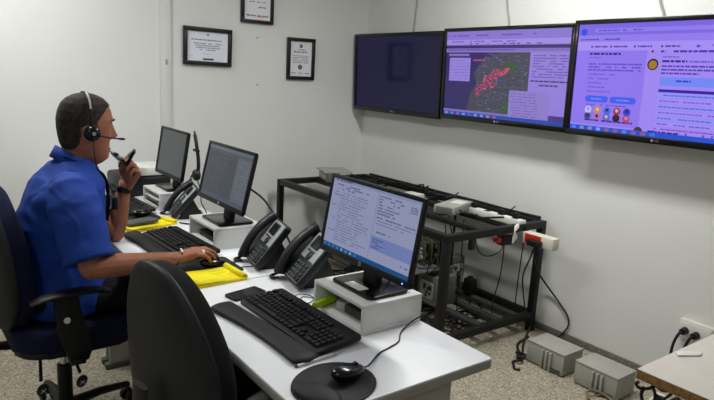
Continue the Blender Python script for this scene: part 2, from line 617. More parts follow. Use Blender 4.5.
def tv_content_feed(p, W, H):
    R = random.Random(11)
    x0, x1, y0, y1 = -W / 2, W / 2, -H / 2, H / 2
    U = lambda u: x0 + u * W
    V = lambda v: y1 - v * H
    p.rect(x0, y0, x1, y1, 'b09bf4', 0)
    p.rect(U(0), V(.105), U(1), V(0), '8775e4', 1)
    p.rect(U(.10), V(.08), U(.8), V(.045), '9e8cf0', 2)
    p.text(U(.12), V(.07), U(.36), .007, '6a58c8', 3, .8, rnd=R)
    p.disc(U(.035), V(.075), .018, '2f54e8', 3)
    p.rect(U(0), V(.165), U(1), V(.105), 'a08df0', 1)
    p.text(U(.02), V(.15), U(.25), .007, '5a4aa8', 3, .9, rnd=R)
    p.rect(U(0), V(.245), U(1), V(.165), 'b6a3f6', 1)
    for u in (.09, .20, .33, .47):
        p.disc(U(u), V(.21), .006, '4838a0', 3, 8)
        p.text(U(u + .015), V(.217), U(u + .09), .008, '5646b0', 3, .95, rnd=R)
    # small bird mark
    p.disc(U(.64), V(.212), .009, '2a62e0', 4, 10, .006)
    p.poly([(U(.632), V(.197)), (U(.645), V(.205)), (U(.636), V(.214))], '2a62e0', 4.2)
    p.poly([(U(.646), V(.205)), (U(.655), V(.203)), (U(.647), V(.212))], '2a62e0', 4.4)
    p.text(U(.70), V(.21), U(.82), .007, '8a7ad8', 3, .9, rnd=R)
    # left profile column
    p.rect(U(.0), V(.94), U(.40), V(.245), '9c88f0', 1)
    p.text(U(.08), V(.285), U(.26), .011, '2f2590', 3, .97, rnd=R)
    p.text(U(.08), V(.315), U(.18), .006, '7a68d0', 3, .9, rnd=R)
    for k in range(3):
        p.text(U(.08), V(.375 + k * .028), U(.38), .007, '5f4fc0', 3, .9, rnd=R)
    for k, e in enumerate((.24, .21, .17, .21, .22)):
        p.text(U(.085), V(.47 + k * .04), U(e), .006, '6f5fd0', 3, .9, rnd=R)
    for a, b in ((.08, .215), (.225, .37)):
        r = .016
        p.poly([(x, y) for x, y in rrect(U(b) - U(a), .034, r, 4, (U(a) + U(b)) / 2, V(.695))], '4a6cf0', 3)
        p.text(U(a + .035), V(.70), U(b - .035), .006, '90a4ff', 4, .95, rnd=R)
    p.text(U(.09), V(.755), U(.32), .006, '6a5ad0', 3, .9, rnd=R)
    cols = ['d8d0ff', 'd8a050', '3f78f0', 'b03a50', '2f50d8', '50588a', 'c07ac0', '6a70c0', '2a2438', 'e0484e']
    for k in range(10):
        u, v = .105 + (k % 5) * .056, .80 + (k // 5) * .062
        p.disc(U(u), V(v), .0205, cols[k], 3, 14)
        p.disc(U(u), V(v) + .004, .009, R.choice(['3a2a40', 'e8d0b0', '90a8ff', '40302a']), 4, 8)
    for u in (.09, .19, .28):
        p.text(U(u), V(.905), U(u + .085), .009, '40358a', 3, .97, rnd=R)
    # feed
    p.text(U(.42), V(.262), U(.49), .010, '3a2f98', 3, .97, rnd=R)
    p.text(U(.53), V(.262), U(.75), .010, '4a3fb0', 3, .97, rnd=R)
    p.text(U(.80), V(.262), U(.98), .010, '4a3fb0', 3, .97, rnd=R)
    p.disc(U(.435), V(.365), .028, '3a2c20', 3, 18)
    p.disc(U(.435), V(.368), .021, 'b08a2c', 4, 14)
    p.text(U(.48), V(.305), U(.56), .006, '7868cc', 3, .9, rnd=R)
    p.text(U(.48), V(.345), U(.60), .010, '30268c', 3, .97, rnd=R)
    p.text(U(.61), V(.345), U(.75), .008, '7868cc', 3, .95, rnd=R)
    for k in range(3):
        p.text(U(.48), V(.385 + k * .03), U(.98 - .32 * (k == 2)), .008, '5546b4', 3, .92, rnd=R)
    p.rect(U(.48), V(.545), U(.995), V(.47), '7c9cf8', 3)
    p.text(U(.56), V(.51), U(.63), .009, '3b4ac0', 4, .97, rnd=R)
    p.text(U(.74), V(.505), U(.9), .009, '5b78e0', 4, .9, rnd=R)
    p.rect(U(.48), V(.60), U(.995), V(.575), '3328a4', 3)
    for k in range(6):
        a = .61 + k * .05
        p.rect(U(.48), V(a + .03), U(.995), V(a), ('9cabfb', 'b4a4f8')[k % 2], 3)
        p.text(U(.49), V(a + .022), U(.99), .007, '6a78dc', 4, .9, rnd=R)
    p.text(U(.48), V(.925), U(.98), .006, '8a58b0', 3, .92, rnd=R)
    for u in (.48, .60, .64, .72, .76, .84):
        p.disc(U(u), V(.945), .006, '6a5cc4', 3, 8)
    p.disc(U(.40), V(.962), .024, '4a4438', 3, 14)
    p.text(U(.45), V(.958), U(.60), .009, '2f2590', 3, .97, rnd=R)
    p.rect(U(0), V(1), U(1), V(.955) , '2f5fd0', 5)
    for k in range(10):
        p.rect(U(.015 + k * .05), V(.992), U(.04 + k * .05), V(.963), R.choice(['7fb2ff', '5f90f0', '9a6a90', '4f80e0', '86a0c8']), 6)


def tv_content_dark(p, W, H):
    p.rect(-W / 2, -H / 2, W / 2, H / 2, '100d30', 0)


def make_tv(label, yc, content, x=2.998, zc=1.553, grow=1.0, tint=(1, 1, 1)):
    n = Vector((-1, 0, -0.042)).normalized()
    t = thing('wall_television', label, 'television', M=facing(n, (x, yc, zc)), group='televisions along the right wall')
    W, H, b = TVW * grow, TVH * grow, 0.024
    bz = MB()
    bz.box((0, H / 2 - b / 2, -0.006), (W, b, 0.022), 0.004)
    bz.box((0, -H / 2 + b * .7, -0.006), (W, b * 1.4, 0.022), 0.004)
    bz.box((-W / 2 + b / 2, 0, -0.006), (b, H - .02, 0.0215), 0.003)
    bz.box((W / 2 - b / 2, 0, -0.006), (b, H - .02, 0.0215), 0.003)
    bz.build('bezel', 'black_gloss', t)
    hb = MB()
    hb.box((0, 0, -0.026), (W - .006, H - .006, 0.026), 0.008)
    hb.box((0, -.03, -0.050), (W * .7, H * .6, 0.03), 0.012)
    hb.build('housing', 'black_plastic', t)
    p = Print(tint)
    sw, sh = W - 2 * b + .004, H - 2.4 * b + .004
    content(p, sw, sh)
    s = p.build('screen', 'screen_print', t)
    s.location = (0, b * .2, -0.004)
    br = MB()
    for x in (-.16, .16):
        br.box((x, 0, -0.078), (.035, .40, .026), .003)
    br.box((0, .09, -0.100), (.5, .03, .02), .003)
    br.box((0, -.09, -0.100), (.5, .03, .02), .003)
    br.build('wall_bracket', 'grey_dark', t)
    lg = MB().cyl((-.016, -H / 2 + b * .72, .0045), (-.016, -H / 2 + b * .72, .0058), .0075, .0075, 16).build('logo_disc', 'silver', t)
    text_mesh('logo_letters', 'LG', .017, 'silver', t, Matrix.Translation((.008, -H / 2 + b * .72, .0055)))
    return t


make_tv('wall television with a plain dark navy screen, nearest the room corner', 3.602, tv_content_dark, zc=1.549)
make_tv('wall television showing a map with a red patch, middle of the three', 2.566, tv_content_map, zc=1.562, tint=(.74, .64, .86))
make_tv('wall television showing a lavender web page of posts, nearest the camera', 1.517, tv_content_feed, 2.962, 1.566, 1.012, (.80, .72, .95))
cable('hanging_cable', 'thin grey cord going up the wall from the dark television', [(3.125, 3.57, 1.80), (3.13, 3.562, 1.90), (3.13, 3.548, 2.1), (3.13, 3.53, 2.35), (3.13, 3.54, 2.6)], .0055, 'cable_grey', cat='cord')
cable('hanging_cable', 'thin grey cord going up the wall from the television with the map', [(3.125, 2.64, 1.80), (3.13, 2.65, 1.90), (3.13, 2.685, 2.05), (3.13, 2.70, 2.3), (3.13, 2.69, 2.6)], .0055, 'cable_grey', cat='cord')
cable('hanging_cable', 'thin grey cord going up the wall from the television with the web page', [(3.125, 1.64, 1.80), (3.13, 1.652, 1.90), (3.13, 1.685, 1.98), (3.13, 1.75, 2.2), (3.13, 1.80, 2.6)], .007, 'cable_grey', cat='cord')


# ------------------------------------------------------------------ certificates on the back wall
def make_cert(label, x0, x1, z0, z1, fw, content, roll=0.0):
    W, H = x1 - x0, z1 - z0
    M = facing((0, -1, -0.02), ((x0 + x1) / 2, WY - 0.016, (z0 + z1) / 2)) @ Matrix.Rotation(roll, 4, 'Z')
    t = thing('framed_certificate', label, 'certificate', M=M, group='framed certificates on the back wall')
    for cx, cy, w, h in ((0, H / 2 - fw / 2, W, fw), (0, -H / 2 + fw / 2, W, fw), (-W / 2 + fw / 2, 0, fw, H - 2 * fw), (W / 2 - fw / 2, 0, fw, H - 2 * fw)):
        MB().box((cx, cy, 0.002), (w, h, 0.022), 0.003).build('frame_rail', 'cert_frame', t)
    MB().box((0, 0, -0.006), (W - .01, H - .01, 0.005)).build('backing', 'cert_frame', t)
    p = Print()
    content(p, W - 2 * fw, H - 2 * fw)
    o = p.build('paper', 'paper_print', t)
    o.location = (0, 0, -0.002)
    return t


def cert_a(p, W, H):
    R = random.Random(5)
    p.rect(-W / 2, -H / 2, W / 2, H / 2, 'e6e9ef', 0)
    p.poly([(-W / 2 + .004, -H / 2 + .004), (W / 2 - .03, -H / 2 - .0), (W / 2 - .012, H / 2 - .02), (-W / 2 + .004, H / 2 - .004)], 'dfe3ee', 1)
    p.disc(-.0, H / 2 - .022, .008, '4a5a8a', 2)
    p.text(-W * .40, H * .20, W * .34, .007, '5a6684', 2, .97, rnd=R)
    for k in range(4):
        e = (.34, .30, .32, .2)[k]
        p.text(-W * e, H * (.08 - k * .07), W * e, .006, '5e6578', 2, .95, rnd=R)
    p.text(-W * .1, -H * .26, W * .1, .004, '707890', 2, .9, rnd=R)
    p.rect(-.035, -H * .46, .045, -H * .40, '2c3a66', 2)
    p.text(-W * .46, -H * .36, -W * .3, .005, '8890a8', 2, .8, rnd=R)


def cert_b(p, W, H):
    R = random.Random(6)
    p.rect(-W / 2, -H / 2, W / 2, H / 2, 'e8e9ee', 0)
    for k in range(5):
        p.text(-W * .3, H * (.3 - k * .1), W * .3, .006, '6a7080', 2, .9, rnd=R)
    p.text(W * .05, -H * .22, W * .33, .007, '50586a', 2, .9, rnd=R)
    p.text(-W * .4, -H * .42, -W * .05, .010, '6a7080', 2, .95, rnd=R)
    p.text(W * .0, -H * .43, W * .25, .013, 'd06040', 2, .98, rnd=R)
    p.text(W * .27, -H * .42, W * .44, .010, '808694', 2, .95, rnd=R)


def cert_c(p, W, H):
    R = random.Random(8)
    p.rect(-W / 2, -H / 2, W / 2, H / 2, 'e2e4e8', 0)
    p.disc(.0, H * .37, .015, '34423c', 2)
    p.disc(.0, H * .375, .008, '7d8f80', 3)
    p.text(-W * .2, H * .25, W * .2, .007, '586068', 2, .95, rnd=R)
    p.text(-W * .32, H * .18, W * .32, .009, '4c545c', 2, .95, rnd=R)
    for k in range(5):
        p.text(-W * .36, H * (.08 - k * .05), W * .36, .005, '737a84', 2, .95, rnd=R)
    p.disc(-.004, -H * .235, .019, '3a4048', 2, 18)
    p.disc(-.004, -H * .235, .010, '6e7780', 3, 14)
    for u in (-.32, .0, .32):
        p.text(W * (u - .1), -H * .42, W * (u + .1), .006, '5a626c', 2, .95, rnd=R)


make_cert('wide dark framed certificate hanging at the left on the back wall', 1.55, 1.907, 1.53, 1.788, .028, cert_a, -0.004)
make_cert('dark framed certificate hanging highest, between the two others', 1.977, 2.238, 1.853, 2.21, .024, cert_b, 0.01)
make_cert('upright dark framed certificate with a round seal, nearest the televisions', 2.367, 2.614, 1.464, 1.78, .026, cert_c, 0.012)

# ------------------------------------------------------------------ desks
DZ = 0.74
DX0, DX1 = 0.672, 1.292


def make_desk(label, y0, y1, near_panel=True):
    yc = (y0 + y1) / 2
    t = thing('office_desk', label, 'desk', ((DX0 + DX1) / 2, yc, 0), group='white desks in a row')
    hw, hd = (DX1 - DX0) / 2, (y1 - y0) / 2
    top = MB().prism(rrect(2 * hw - .004, 2 * hd - .004, .012), DZ - .026, DZ, .002).build('desktop', 'desk_white', t)
    e = MB()
    e.prism(rrect(2 * hw, 2 * hd, .014), DZ - .030, DZ - .0035, .003)
    e.build('edge_band', 'desk_edge', t)
    for s in (-1, 1):
        MB().ranges(-hw + .05, hw - .145, s * (hd - .03) - .013, s * (hd - .03) + .013, 0.03, DZ - .030, .003).build('side_panel', 'desk_panel', t)
        MB().ranges(-hw + .03, hw - .12, s * (hd - .03) - .02, s * (hd - .03) + .02, 0.0, 0.03, .004).build('foot', 'grey_dark', t)
    MB().ranges(hw - .2, hw - .18, -hd + .045, hd - .045, .35, DZ - .030, .002).build('modesty_panel', 'desk_panel', t)
    return t


make_desk('white office desk at the near end of the row, end panel in view', 1.026, 1.953)
make_desk('white office desk where the man in blue sits', 1.957, 2.98)
make_desk('white office desk at the far end, by the back wall', 2.984, 4.10)

RZ = -PI / 2      # things on the desks face the sitters: local x = viewer's right, local y = away


def make_riser(label, x0, x1, y0, y1, h=.095):
    t = thing('monitor_riser', label, 'monitor stand', ((x0 + x1) / 2, (y0 + y1) / 2, DZ), RZ, 'white monitor risers')
    w, d, k = (y1 - y0), (x1 - x0), .012
    MB().ranges(-w / 2, w / 2, -d / 2, d / 2, h - k, h, .0015).build('top_panel', 'riser_white', t)
    MB().ranges(-w / 2, w / 2, -d / 2, d / 2, 0, k, .0015).build('base_panel', 'riser_white', t)
    for s in (-1, 1):
        MB().ranges(s * w / 2, s * (w / 2 - k), -d / 2, d / 2, k, h - k, .0008).build('side_panel', 'riser_white', t)
    MB().ranges(-w / 2 + k, w / 2 - k, d / 2 - .006, d / 2, k, h - k).build('back_panel', 'riser_white', t)
    for s in (-1, 1):
        MB().cyl((s * (w / 2 - .03), d / 2 - .03, h), (s * (w / 2 - .03), d / 2 - .03, h + .001), .0035, .0035, 10).build('screw_cap', 'equip_grey', t)
    return t


R3 = make_riser('white monitor riser at the near end, lime marker inside', 1.05, 1.285, 1.33, 1.605)
R2 = make_riser('white monitor riser in front of the man in blue', 1.015, 1.245, 2.345, 2.635)
R1 = make_riser('white monitor riser at the far end of the desks', 1.05, 1.28, 3.15, 3.43)
RT = DZ + .095


# ------------------------------------------------------------------ monitors
def mon_doc(p, W, H):
    R = random.Random(21)
    U = lambda u: -W / 2 + u * W
    V = lambda v: H / 2 - v * H
    p.rect(-W / 2, -H / 2, W / 2, H / 2, 'aab4dc', 0)
    p.rect(U(0), V(.04), U(1), V(0), '98a4d2', 1)
    p.rect(U(.55), V(.94), U(.556), V(.05), '8e98c8', 2)
    p.text(U(.02), V(.03), U(.3), .004, '4c5684', 3, .6, rnd=R)
    for (u, v, w) in ((.06, .09, .3), (.1, .12, .38), (.08, .15, .2)):
        p.text(U(u), V(v), U(u + w), .0045, '67729e', 3, .55, rnd=R)
    for k in range(19):
        v = .20 + k * .037
        u0 = .03 if k % 5 == 0 else .12
        p.text(U(u0), V(v), U(R.uniform(.36, .52)), .0035, '8088b4', 3, .8, rnd=R)
    p.rect(U(.03), V(.235), U(.15), V(.225), '7077a4', 3)
    for k in range(7):
        p.text(U(.57), V(.09 + k * .038), U(R.uniform(.68, .84)), .0045, '6a749e', 3, .7, rnd=R)
    for k in range(3):
        p.text(U(.90), V(.12 + k * .03), U(.97), .005, '7a84b0', 3, .8, rnd=R)
    p.text(U(.575), V(.37), U(.98), .004, '5c668e', 3, .9, rnd=R)
    p.text(U(.575), V(.41), U(.98), .0035, '7c86b2', 3, .9, rnd=R)
    p.text(U(.575), V(.45), U(.88), .0035, '7c86b2', 3, .9, rnd=R)
    p.text(U(.60), V(.56), U(.76), .0045, '606a96', 3, .9, rnd=R)
    p.rect(U(.56), V(.79), U(.99), V(.61), '8398d8', 3)
    for k in range(4):
        p.text(U(.575), V(.66 + k * .035), U(R.uniform(.65, .72)), .004, '5a6ea8', 4, .8, rnd=R)
    p.text(U(.90), V(.87), U(.97), .005, '6a749e', 3, .9, rnd=R)
    p.rect(U(0), V(1), U(1), V(.935), '1f5f9e', 4)
    for k in range(8):
        p.rect(U(.015 + k * .055), V(.985), U(.04 + k * .055), V(.95), R.choice(['5fa4d8', '3f86c4', '8cc0e0', '4a90c8']), 5)


def mon_grey(p, W, H):
    R = random.Random(31)
    U = lambda u: -W / 2 + u * W
    V = lambda v: H / 2 - v * H
    p.rect(-W / 2, -H / 2, W / 2, H / 2, '474c53', 0)
    p.rect(U(0), V(.07), U(1), V(0), '5d646d', 1)
    p.rect(U(.70), V(.92), U(1), V(.12), '5b6168', 1)
    p.rect(U(.03), V(.90), U(.68), V(.14), '3e434a', 1)
    p.text(U(.03), V(.05), U(.5), .005, '80878f', 2, .6, rnd=R)
    for k in range(14):
        p.text(U(.72), V(.18 + k * .05), U(.97), .004, '787e85', 2, .7, rnd=R)
        p.text(U(.06 + R.uniform(0, .2)), V(.2 + k * .048), U(R.uniform(.35, .66)), .004, '555b63', 2, .5, rnd=R)
    p.rect(U(0), V(1), U(1), V(.94), '4a5266', 2)


def mon_dim(p, W, H):
    R = random.Random(41)
    p.rect(-W / 2, -H / 2, W / 2, H / 2, '3f4546', 0)
    for k in range(10):
        p.text(-W * .3, H * (.3 - k * .06), W * R.uniform(0, .35), .004, '4c5253', 2, .4, rnd=R)


def make_monitor(label, bx, yc, W, H, content, tint=(1, 1, 1), dyaw=0.0, zb=.068, hp=True, tilt=9.0, led=False):
    """bx = world x of the screen's lower edge; stands on the riser"""
    t = thing('computer_monitor', label, 'monitor', (bx + .035, yc, RT), RZ + dyaw, 'computer monitors on the desks')
    ml = Matrix.Translation((0, -.035, zb)) @ Matrix.Rotation(math.radians(90 - tilt), 4, 'X')
    # head frame: x right, y up along the screen, z toward the sitter
    b = .014
    f = MB()
    f.box((0, H - b / 2, -.004), (W, b, .014), .003, ml)
    f.box((0, b * .75, -.004), (W, b * 1.5, .014), .003, ml)
    for s in (-1, 1):
        f.box((s * (W / 2 - b / 2), H / 2, -.004), (b, H - .012, .0135), .003, ml)
    f.build('bezel', 'black_plastic', t)
    g = MB()
    g.box((0, H / 2, -.014), (W - .012, H - .012, .010), .004, ml)
    g.box((0, H * .45, -.032), (W * .55, H * .6, .036), .014, ml)
    g.build('housing', 'black_plastic', t)
    p = Print(tint)
    sw, sh = W - 2 * b + .003, H - 2.5 * b + .003
    content(p, sw, sh)
    s = p.build('screen', 'screen_print', t)
    s.matrix_local = ml @ Matrix.Translation((0, H / 2 + b * .25, -.002))
    # stand: flat rounded base, neck
    MB().prism(rrect(.215, .165, .02, 4, 0, .01), 0, .012, .003).build('base', 'black_gloss', t)
    nk = MB()
    nk.box((0, .022, .055), (.075, .026, .1), .006, rot=(math.radians(-6), 0, 0))
    nk.box((0, .02, .115), (.085, .035, .09), .008, rot=(math.radians(-9), 0, 0))
    nk.build('neck', 'black_plastic', t)
    if hp:
        MB().cyl((0, b * .75, .003), (0, b * .75, .0042), .0075, .0075, 18, ml).build('logo_disc', 'silver', t)
        text_mesh('logo_letters', 'hp', .009, 'black_plastic', t, ml @ Matrix.Translation((0, b * .8, .0043)))
    MB().cyl((W / 2 - .03, b * .7, .003), (W / 2 - .03, b * .7, .0040), .0028, .0028, 10, ml).build('power_light', 'led_blue' if led else 'grey_dark', t)
    return t, ml


m3, _ = make_monitor('black monitor showing a blue-white document page, nearest the camera', 1.126, 1.46, .478, .27, mon_doc, (.60, .575, .56), zb=.074, led=True)
MB().prism(rrect(.085, .038, .004), .0122, .0132, 0).build('sticker', 'white_plastic', m3).location = (.0, -.045, 0)
make_monitor('black monitor with a dim grey window, in front of the man in blue', 1.084, 2.467, .478, .271, mon_grey, (.62, .66, .72), zb=.075, tilt=13)
make_monitor('black monitor with a blank dim screen, farthest along the desks', 1.14, 3.287, .415, .27, mon_dim, (.55, .58, .58), zb=.067, hp=False)


# ------------------------------------------------------------------ desk phones
def make_phone(label, x, y, dyaw=0.0, tilt=50, sc=1.0):
    t = thing('desk_phone', label, 'telephone', (x, y, DZ), RZ + dyaw, 'desk phones between the monitors')
    t.scale = (sc, sc, sc)
    a = math.radians(tilt)
    P = Matrix.Translation((0, -.095, .012)) @ Matrix.Rotation(a, 4, 'X')   # panel frame: y up the slope, z out of the face
    W, Lh = .190, .205
    b = MB().prism(rrect(W, Lh, .018, 4, 0, Lh / 2), -.012, .016, .004, P)
    b.build('body', 'phone_dark', t)
    st = MB()
    s = math.sin(a) * Lh
    c = -.095 + math.cos(a) * Lh
    for sx in (-1, 1):
        st.prism([(c - .105, 0.0), (c + .03, 0.0), (c + .02, .02), (c - .03, s * .72), (c - .06, s * .55)], sx * .055 - .012, sx * .055 + .012, .002,
                 Matrix(((0, 0, 1, 0), (1, 0, 0, 0), (0, 1, 0, 0), (0, 0, 0, 1))))
    st.box((0, c + .005, .012), (.13, .05, .02), .004)
    st.build('stand', 'black_plastic', t)
    MB().prism(rrect(.125, Lh - .014, .012, 4, .026, Lh / 2), .016, .0185, .001, P).build('face_plate', 'phone_silver', t)
    MB().prism(rrect(.125, .085, .008, 3, .026, .052), .0185, .0195, .0005, P).build('keypad_plate', 'phone_dark', t)
    dsp = MB().prism(rrect(.070, .052, .006, 3, .018, .163), .0185, .0215, .001, P).build('display_frame', 'black_plastic', t)
    MB().prism(rrect(.058, .040, .002, 2, .018, .163), .0215, .0220, 0, P).build('display', 'lcd', dsp)
    k = MB()
    for r in range(4):
        for cc in range(3):
            k.box((-.002 + cc * .022, .020 + r * .0175, .0215), (.017, .0115, .005), .0018, P)
    k.build('keypad', 'key_grey', t)['kind'] = 'stuff'
    k2 = MB()
    for r in range(4):
        k2.box((.070, .020 + r * .0175, .0215), (.019, .0105, .005), .0018, P)
    for cc in range(4):
        k2.box((-.008 + cc * .017, .126, .0205), (.013, .006, .004), .0014, P)
    k2.build('function_buttons', 'charcoal_plastic', t)['kind'] = 'stuff'
    MB().lathe([(.0, .0185), (.0175, .0185), (.0175, .0215), (.015, .0225), (0.0, .0225)], (0.028, .109, 0), 18, P).build('navigation_button', 'phone_dark', t)
    # handset lying along the left edge
    h = MB()
    pts = smooth_path([(-.068, -.004, .020), (-.069, .014, .030), (-.070, .06, .041), (-.070, .102, .044), (-.070, .145, .041), (-.069, .188, .030), (-.068, .207, .020)], 5)
    n = len(pts)
    rs = []
    for i in range(n):
        u = i / (n - 1)
        bulge = max(0, 1 - min(u, 1 - u) / .22)
        rs.append((.016 + .006 * bulge, .026 + .003 * bulge))
    h.tube(pts, rs, 14, True, P, flat=(0, 0, 1))
    h.build('handset', 'phone_dark', t, angle=60)
    hc = [(-.08, -.105, .016)]
    MB().tube(smooth_path([(-.078, -.108, .022), (-.085, -.128, .010), (-.075, -.145, .008), (-.055, -.14, .008), (-.05, -.12, .008)], 6), .0055, 8).build('handset_cord', 'cable_black', t)
    return t


make_phone('black and silver desk phone standing clear beside the notepad', 1.158, 2.075, math.radians(-12), 51, 1.0)
make_phone('desk phone half hidden behind the nearest monitor', 1.192, 1.815, math.radians(-12), 49, 1.05)
make_phone('desk phone between the two farther monitors', 1.150, 2.985, math.radians(-14), 48, .95)


# ------------------------------------------------------------------ keyboards
def key_layout():
    """(x, y, width) in key units, y up from the space row"""
    ks = []
    rows = [(4, [1] * 13 + [2]), (3, [1.5] + [1] * 12 + [1.5]), (2, [1.75] + [1] * 11 + [2.25]), (1, [2.25] + [1] * 10 + [2.75]), (0, [1.25] * 3 + [6.25] + [1.25] * 4)]
    for y, ws in rows:
        x = 0
        for w in ws:
            ks.append((x + w / 2, y, w)); x += w
    for i in range(13):
        ks.append(((0 if i == 0 else 1 + i + .5 * ((i - 1) // 4)) + .5, 5.3, 1))
    for i in range(3):
        ks += [(15.75 + i, 5.3, 1), (15.75 + i, 4, 1), (15.75 + i, 3, 1), (15.75 + i, 0, 1)]
    ks.append((16.75, 1, 1))
    for r in range(5):
        for c in range(4):
            if r == 0 and c == 1: continue
            ks.append((19.0 + c + (0.5 if (r == 0 and c == 0) else 0), r, 2 if (r == 0 and c == 0) else 1))
    return ks


KEYS = key_layout()
U_ = .0192


def key_mesh(w):
    m = MB()
    a, b, h = U_ * w / 2 - .0012, U_ / 2 - .0012, .0075
    m.add([(-a, -b, 0), (a, -b, 0), (a, b, 0), (-a, b, 0), (-a + .002, -b + .002, h), (a - .002, -b + .002, h), (a - .002, b - .0012, h), (-a + .002, b - .0012, h)],
          [(3, 2, 1, 0), (4, 5, 6, 7), (0, 1, 5, 4), (1, 2, 6, 5), (2, 3, 7, 6), (3, 0, 4, 7)])
    return m


KM = {}


def make_keyboard(label, x, y, dyaw=0.0, single=True):
    t = thing('computer_keyboard', label, 'keyboard', (x, y, DZ), RZ + dyaw, 'black keyboards on the desks')
    W, D = .462, .165
    T = Matrix.Translation((0, 0, .012)) @ Matrix.Rotation(math.radians(5), 4, 'X')
    MB().prism(rrect(W, D, .012), -.004, .010, .003, T).build('case', 'black_plastic', t)
    ft = MB()
    for s in (-1, 1):
        ft.box((s * .19, .062, .007), (.03, .012, .014), .002)
        ft.box((s * .19, -.066, .0025), (.03, .012, .005), .001)
    ft.build('foot_pads', 'rubber', t)
    joined = MB()
    for kx, ky, kw in KEYS:
        px, py = (kx - 11.5) * U_, (ky - 2.35) * U_ - .012
        M = T @ Matrix.Translation((px, py, .010))
        if single:
            if kw not in KM:
                me = key_mesh(kw).mesh('key')
                me.materials.append(MATS['key_black'])
                KM[kw] = me
            o = bpy.data.objects.new('key', KM[kw])
            COL.objects.link(o)
            o.parent = t
            o.matrix_local = M
        else:
            k = key_mesh(kw)
            joined.add(k.v, k.f, M)
    if not single:
        joined.build('keys', 'key_black', t)['kind'] = 'stuff'
    li = MB()
    for k in range(3):
        li.box(((19.6 + k) * U_ - 11.5 * U_, 2.95 * U_ - .008, .0104), (.004, .002, .001), 0, T)
    li.build('status_lights', 'equip_grey', t)
    return t


make_keyboard('black keyboard nearest the camera, in front of the near monitor', .930, 1.512, math.radians(1))
make_keyboard('black keyboard in front of the man in blue', .915, 2.485, math.radians(3), False)
make_keyboard('black keyboard at the far end of the desks', .925, 3.33, math.radians(3), False)


def wrist_rest(label, x, y, dyaw=0.0, L=.47):
    m = MB()
    n = 26
    pts, rs = [], []
    for i in range(n + 1):
        u = i / n
        s = (u - .5) * L
        e = min(u, 1 - u)
        endr = math.sqrt(max(0.0, 1 - (1 - min(e / .045, 1)) ** 2))
        wd = .036 + .009 * (abs(2 * u - 1)) ** 2
        pts.append((s, -.010 * (1 - (2 * u - 1) ** 2) * -1, .0105))
        rs.append((.0105 * max(endr, .15), wd * max(endr, .1)))
    m.tube(pts, rs, 18, True, None, flat=(0, 0, 1))
    o = m.build('wrist_rest', 'rubber', None, angle=70)
    o.location = (x, y, DZ)
    o.rotation_euler = (0, 0, RZ + dyaw)
    return tag(o, label, 'wrist rest', 'black wrist rests')


wrist_rest('black gel wrist rest before the nearest keyboard', .793, 1.502, math.radians(5), .50)
wrist_rest('black gel wrist rest before the keyboard of the man in blue', .782, 2.52, math.radians(2), .46)


def make_mouse(label, x, y, rz, sc=1.0, cord=None):
    t = thing('computer_mouse', label, 'mouse', (x, y, DZ + .005), rz, 'black computer mice')
    m = MB()
    nx, ny = 18, 18
    V, Fc = [], []
    L, Wd, Hh = .108 * sc, .060 * sc, .036 * sc
    for i in range(nx + 1):
        th = PI * i / nx
        for k in range(ny):
            a = 2 * PI * k / ny
            cx = math.cos(a); sy = math.sin(a)
            r = math.sin(th) ** .8
            z = math.cos(th)
            px = L / 2 * cx * r
            py = Wd / 2 * sy * r * (1 - .10 * cx)
            hz = Hh * (0.55 + .45 * z) if z > 0 else Hh * .55 * (1 + z)
            hz *= (1 - .22 * cx * r)
            V.append((px, py, max(hz, 0)))
    for i in range(nx):
        for k in range(ny):
            Fc.append((i * ny + k, i * ny + (k + 1) % ny, (i + 1) * ny + (k + 1) % ny, (i + 1) * ny + k))
    m.add(V, Fc)
    m.build('shell', 'black_gloss', t, angle=80)
    MB().cyl((L * .22, -.0035, Hh * .80), (L * .22, .0035, Hh * .80), .009 * sc, .009 * sc, 14).build('scroll_wheel', 'rubber', t)
    MB().tube([(L * .12, 0, Hh * .955), (L * .3, 0, Hh * .80), (L * .44, 0, Hh * .52)], .0008, 5).build('button_gap', 'grey_dark', t)
    return t


pad = MB()
out = []
for k in range(40):
    a = 2 * PI * k / 40
    r = .112 * (1 + .10 * math.cos(a - PI) ** 2 * (math.cos(a) < 0))
    out.append((r * math.cos(a) * 1.02, r * math.sin(a) * .9))
pt = thing('mouse_pad', 'round black mouse pad with a raised gel palm rest, near corner of the desks', 'mouse pad', (.818, 1.135, DZ), math.radians(20))
MB().prism(out, 0, .005, .0015).build('mat', 'rubber', pt)
MB().ball((-.078, .0, .006), (.042, .072, .017), 20, 12).build('palm_rest', 'rubber', pt, angle=70)
make_mouse('black computer mouse resting on the round pad with the gel palm rest', .858, 1.136, math.radians(8))
cable('mouse_cable', 'thin black mouse cable curling to the near end of the riser', [(.911, 1.144, .757), (.945, 1.160, .748), (1.02, 1.21, .7425), (1.07, 1.225, .7425), (1.12, 1.243, .7425), (1.17, 1.29, .743), (1.235, 1.318, .752), (1.278, 1.318, .765), (1.30, 1.34, .752), (1.31, 1.36, .70)], .0024)
MB2 = MB().prism(rrect(.20, .22, .02), 0, .004, .001)
o = MB2.build('mouse_pad', 'rubber'); o.location = (.905, 2.145, DZ); o.rotation_euler = (0, 0, RZ)
tag(o, 'thin black mouse pad under the hand of the man in blue', 'mouse pad')
make_mouse('black computer mouse under the ringed hand of the man in blue', .915, 2.135, math.radians(0), .95)
cable('mouse_cable', 'black mouse cable running from the gripped mouse toward the phones', [(.962, 2.135, .755), (.985, 2.13, .7455), (1.01, 2.15, .743), (1.03, 2.165, .743), (1.06, 2.19, .743), (1.10, 2.24, .7425), (1.18, 2.28, .7425), (1.27, 2.26, .7425)], .0024)
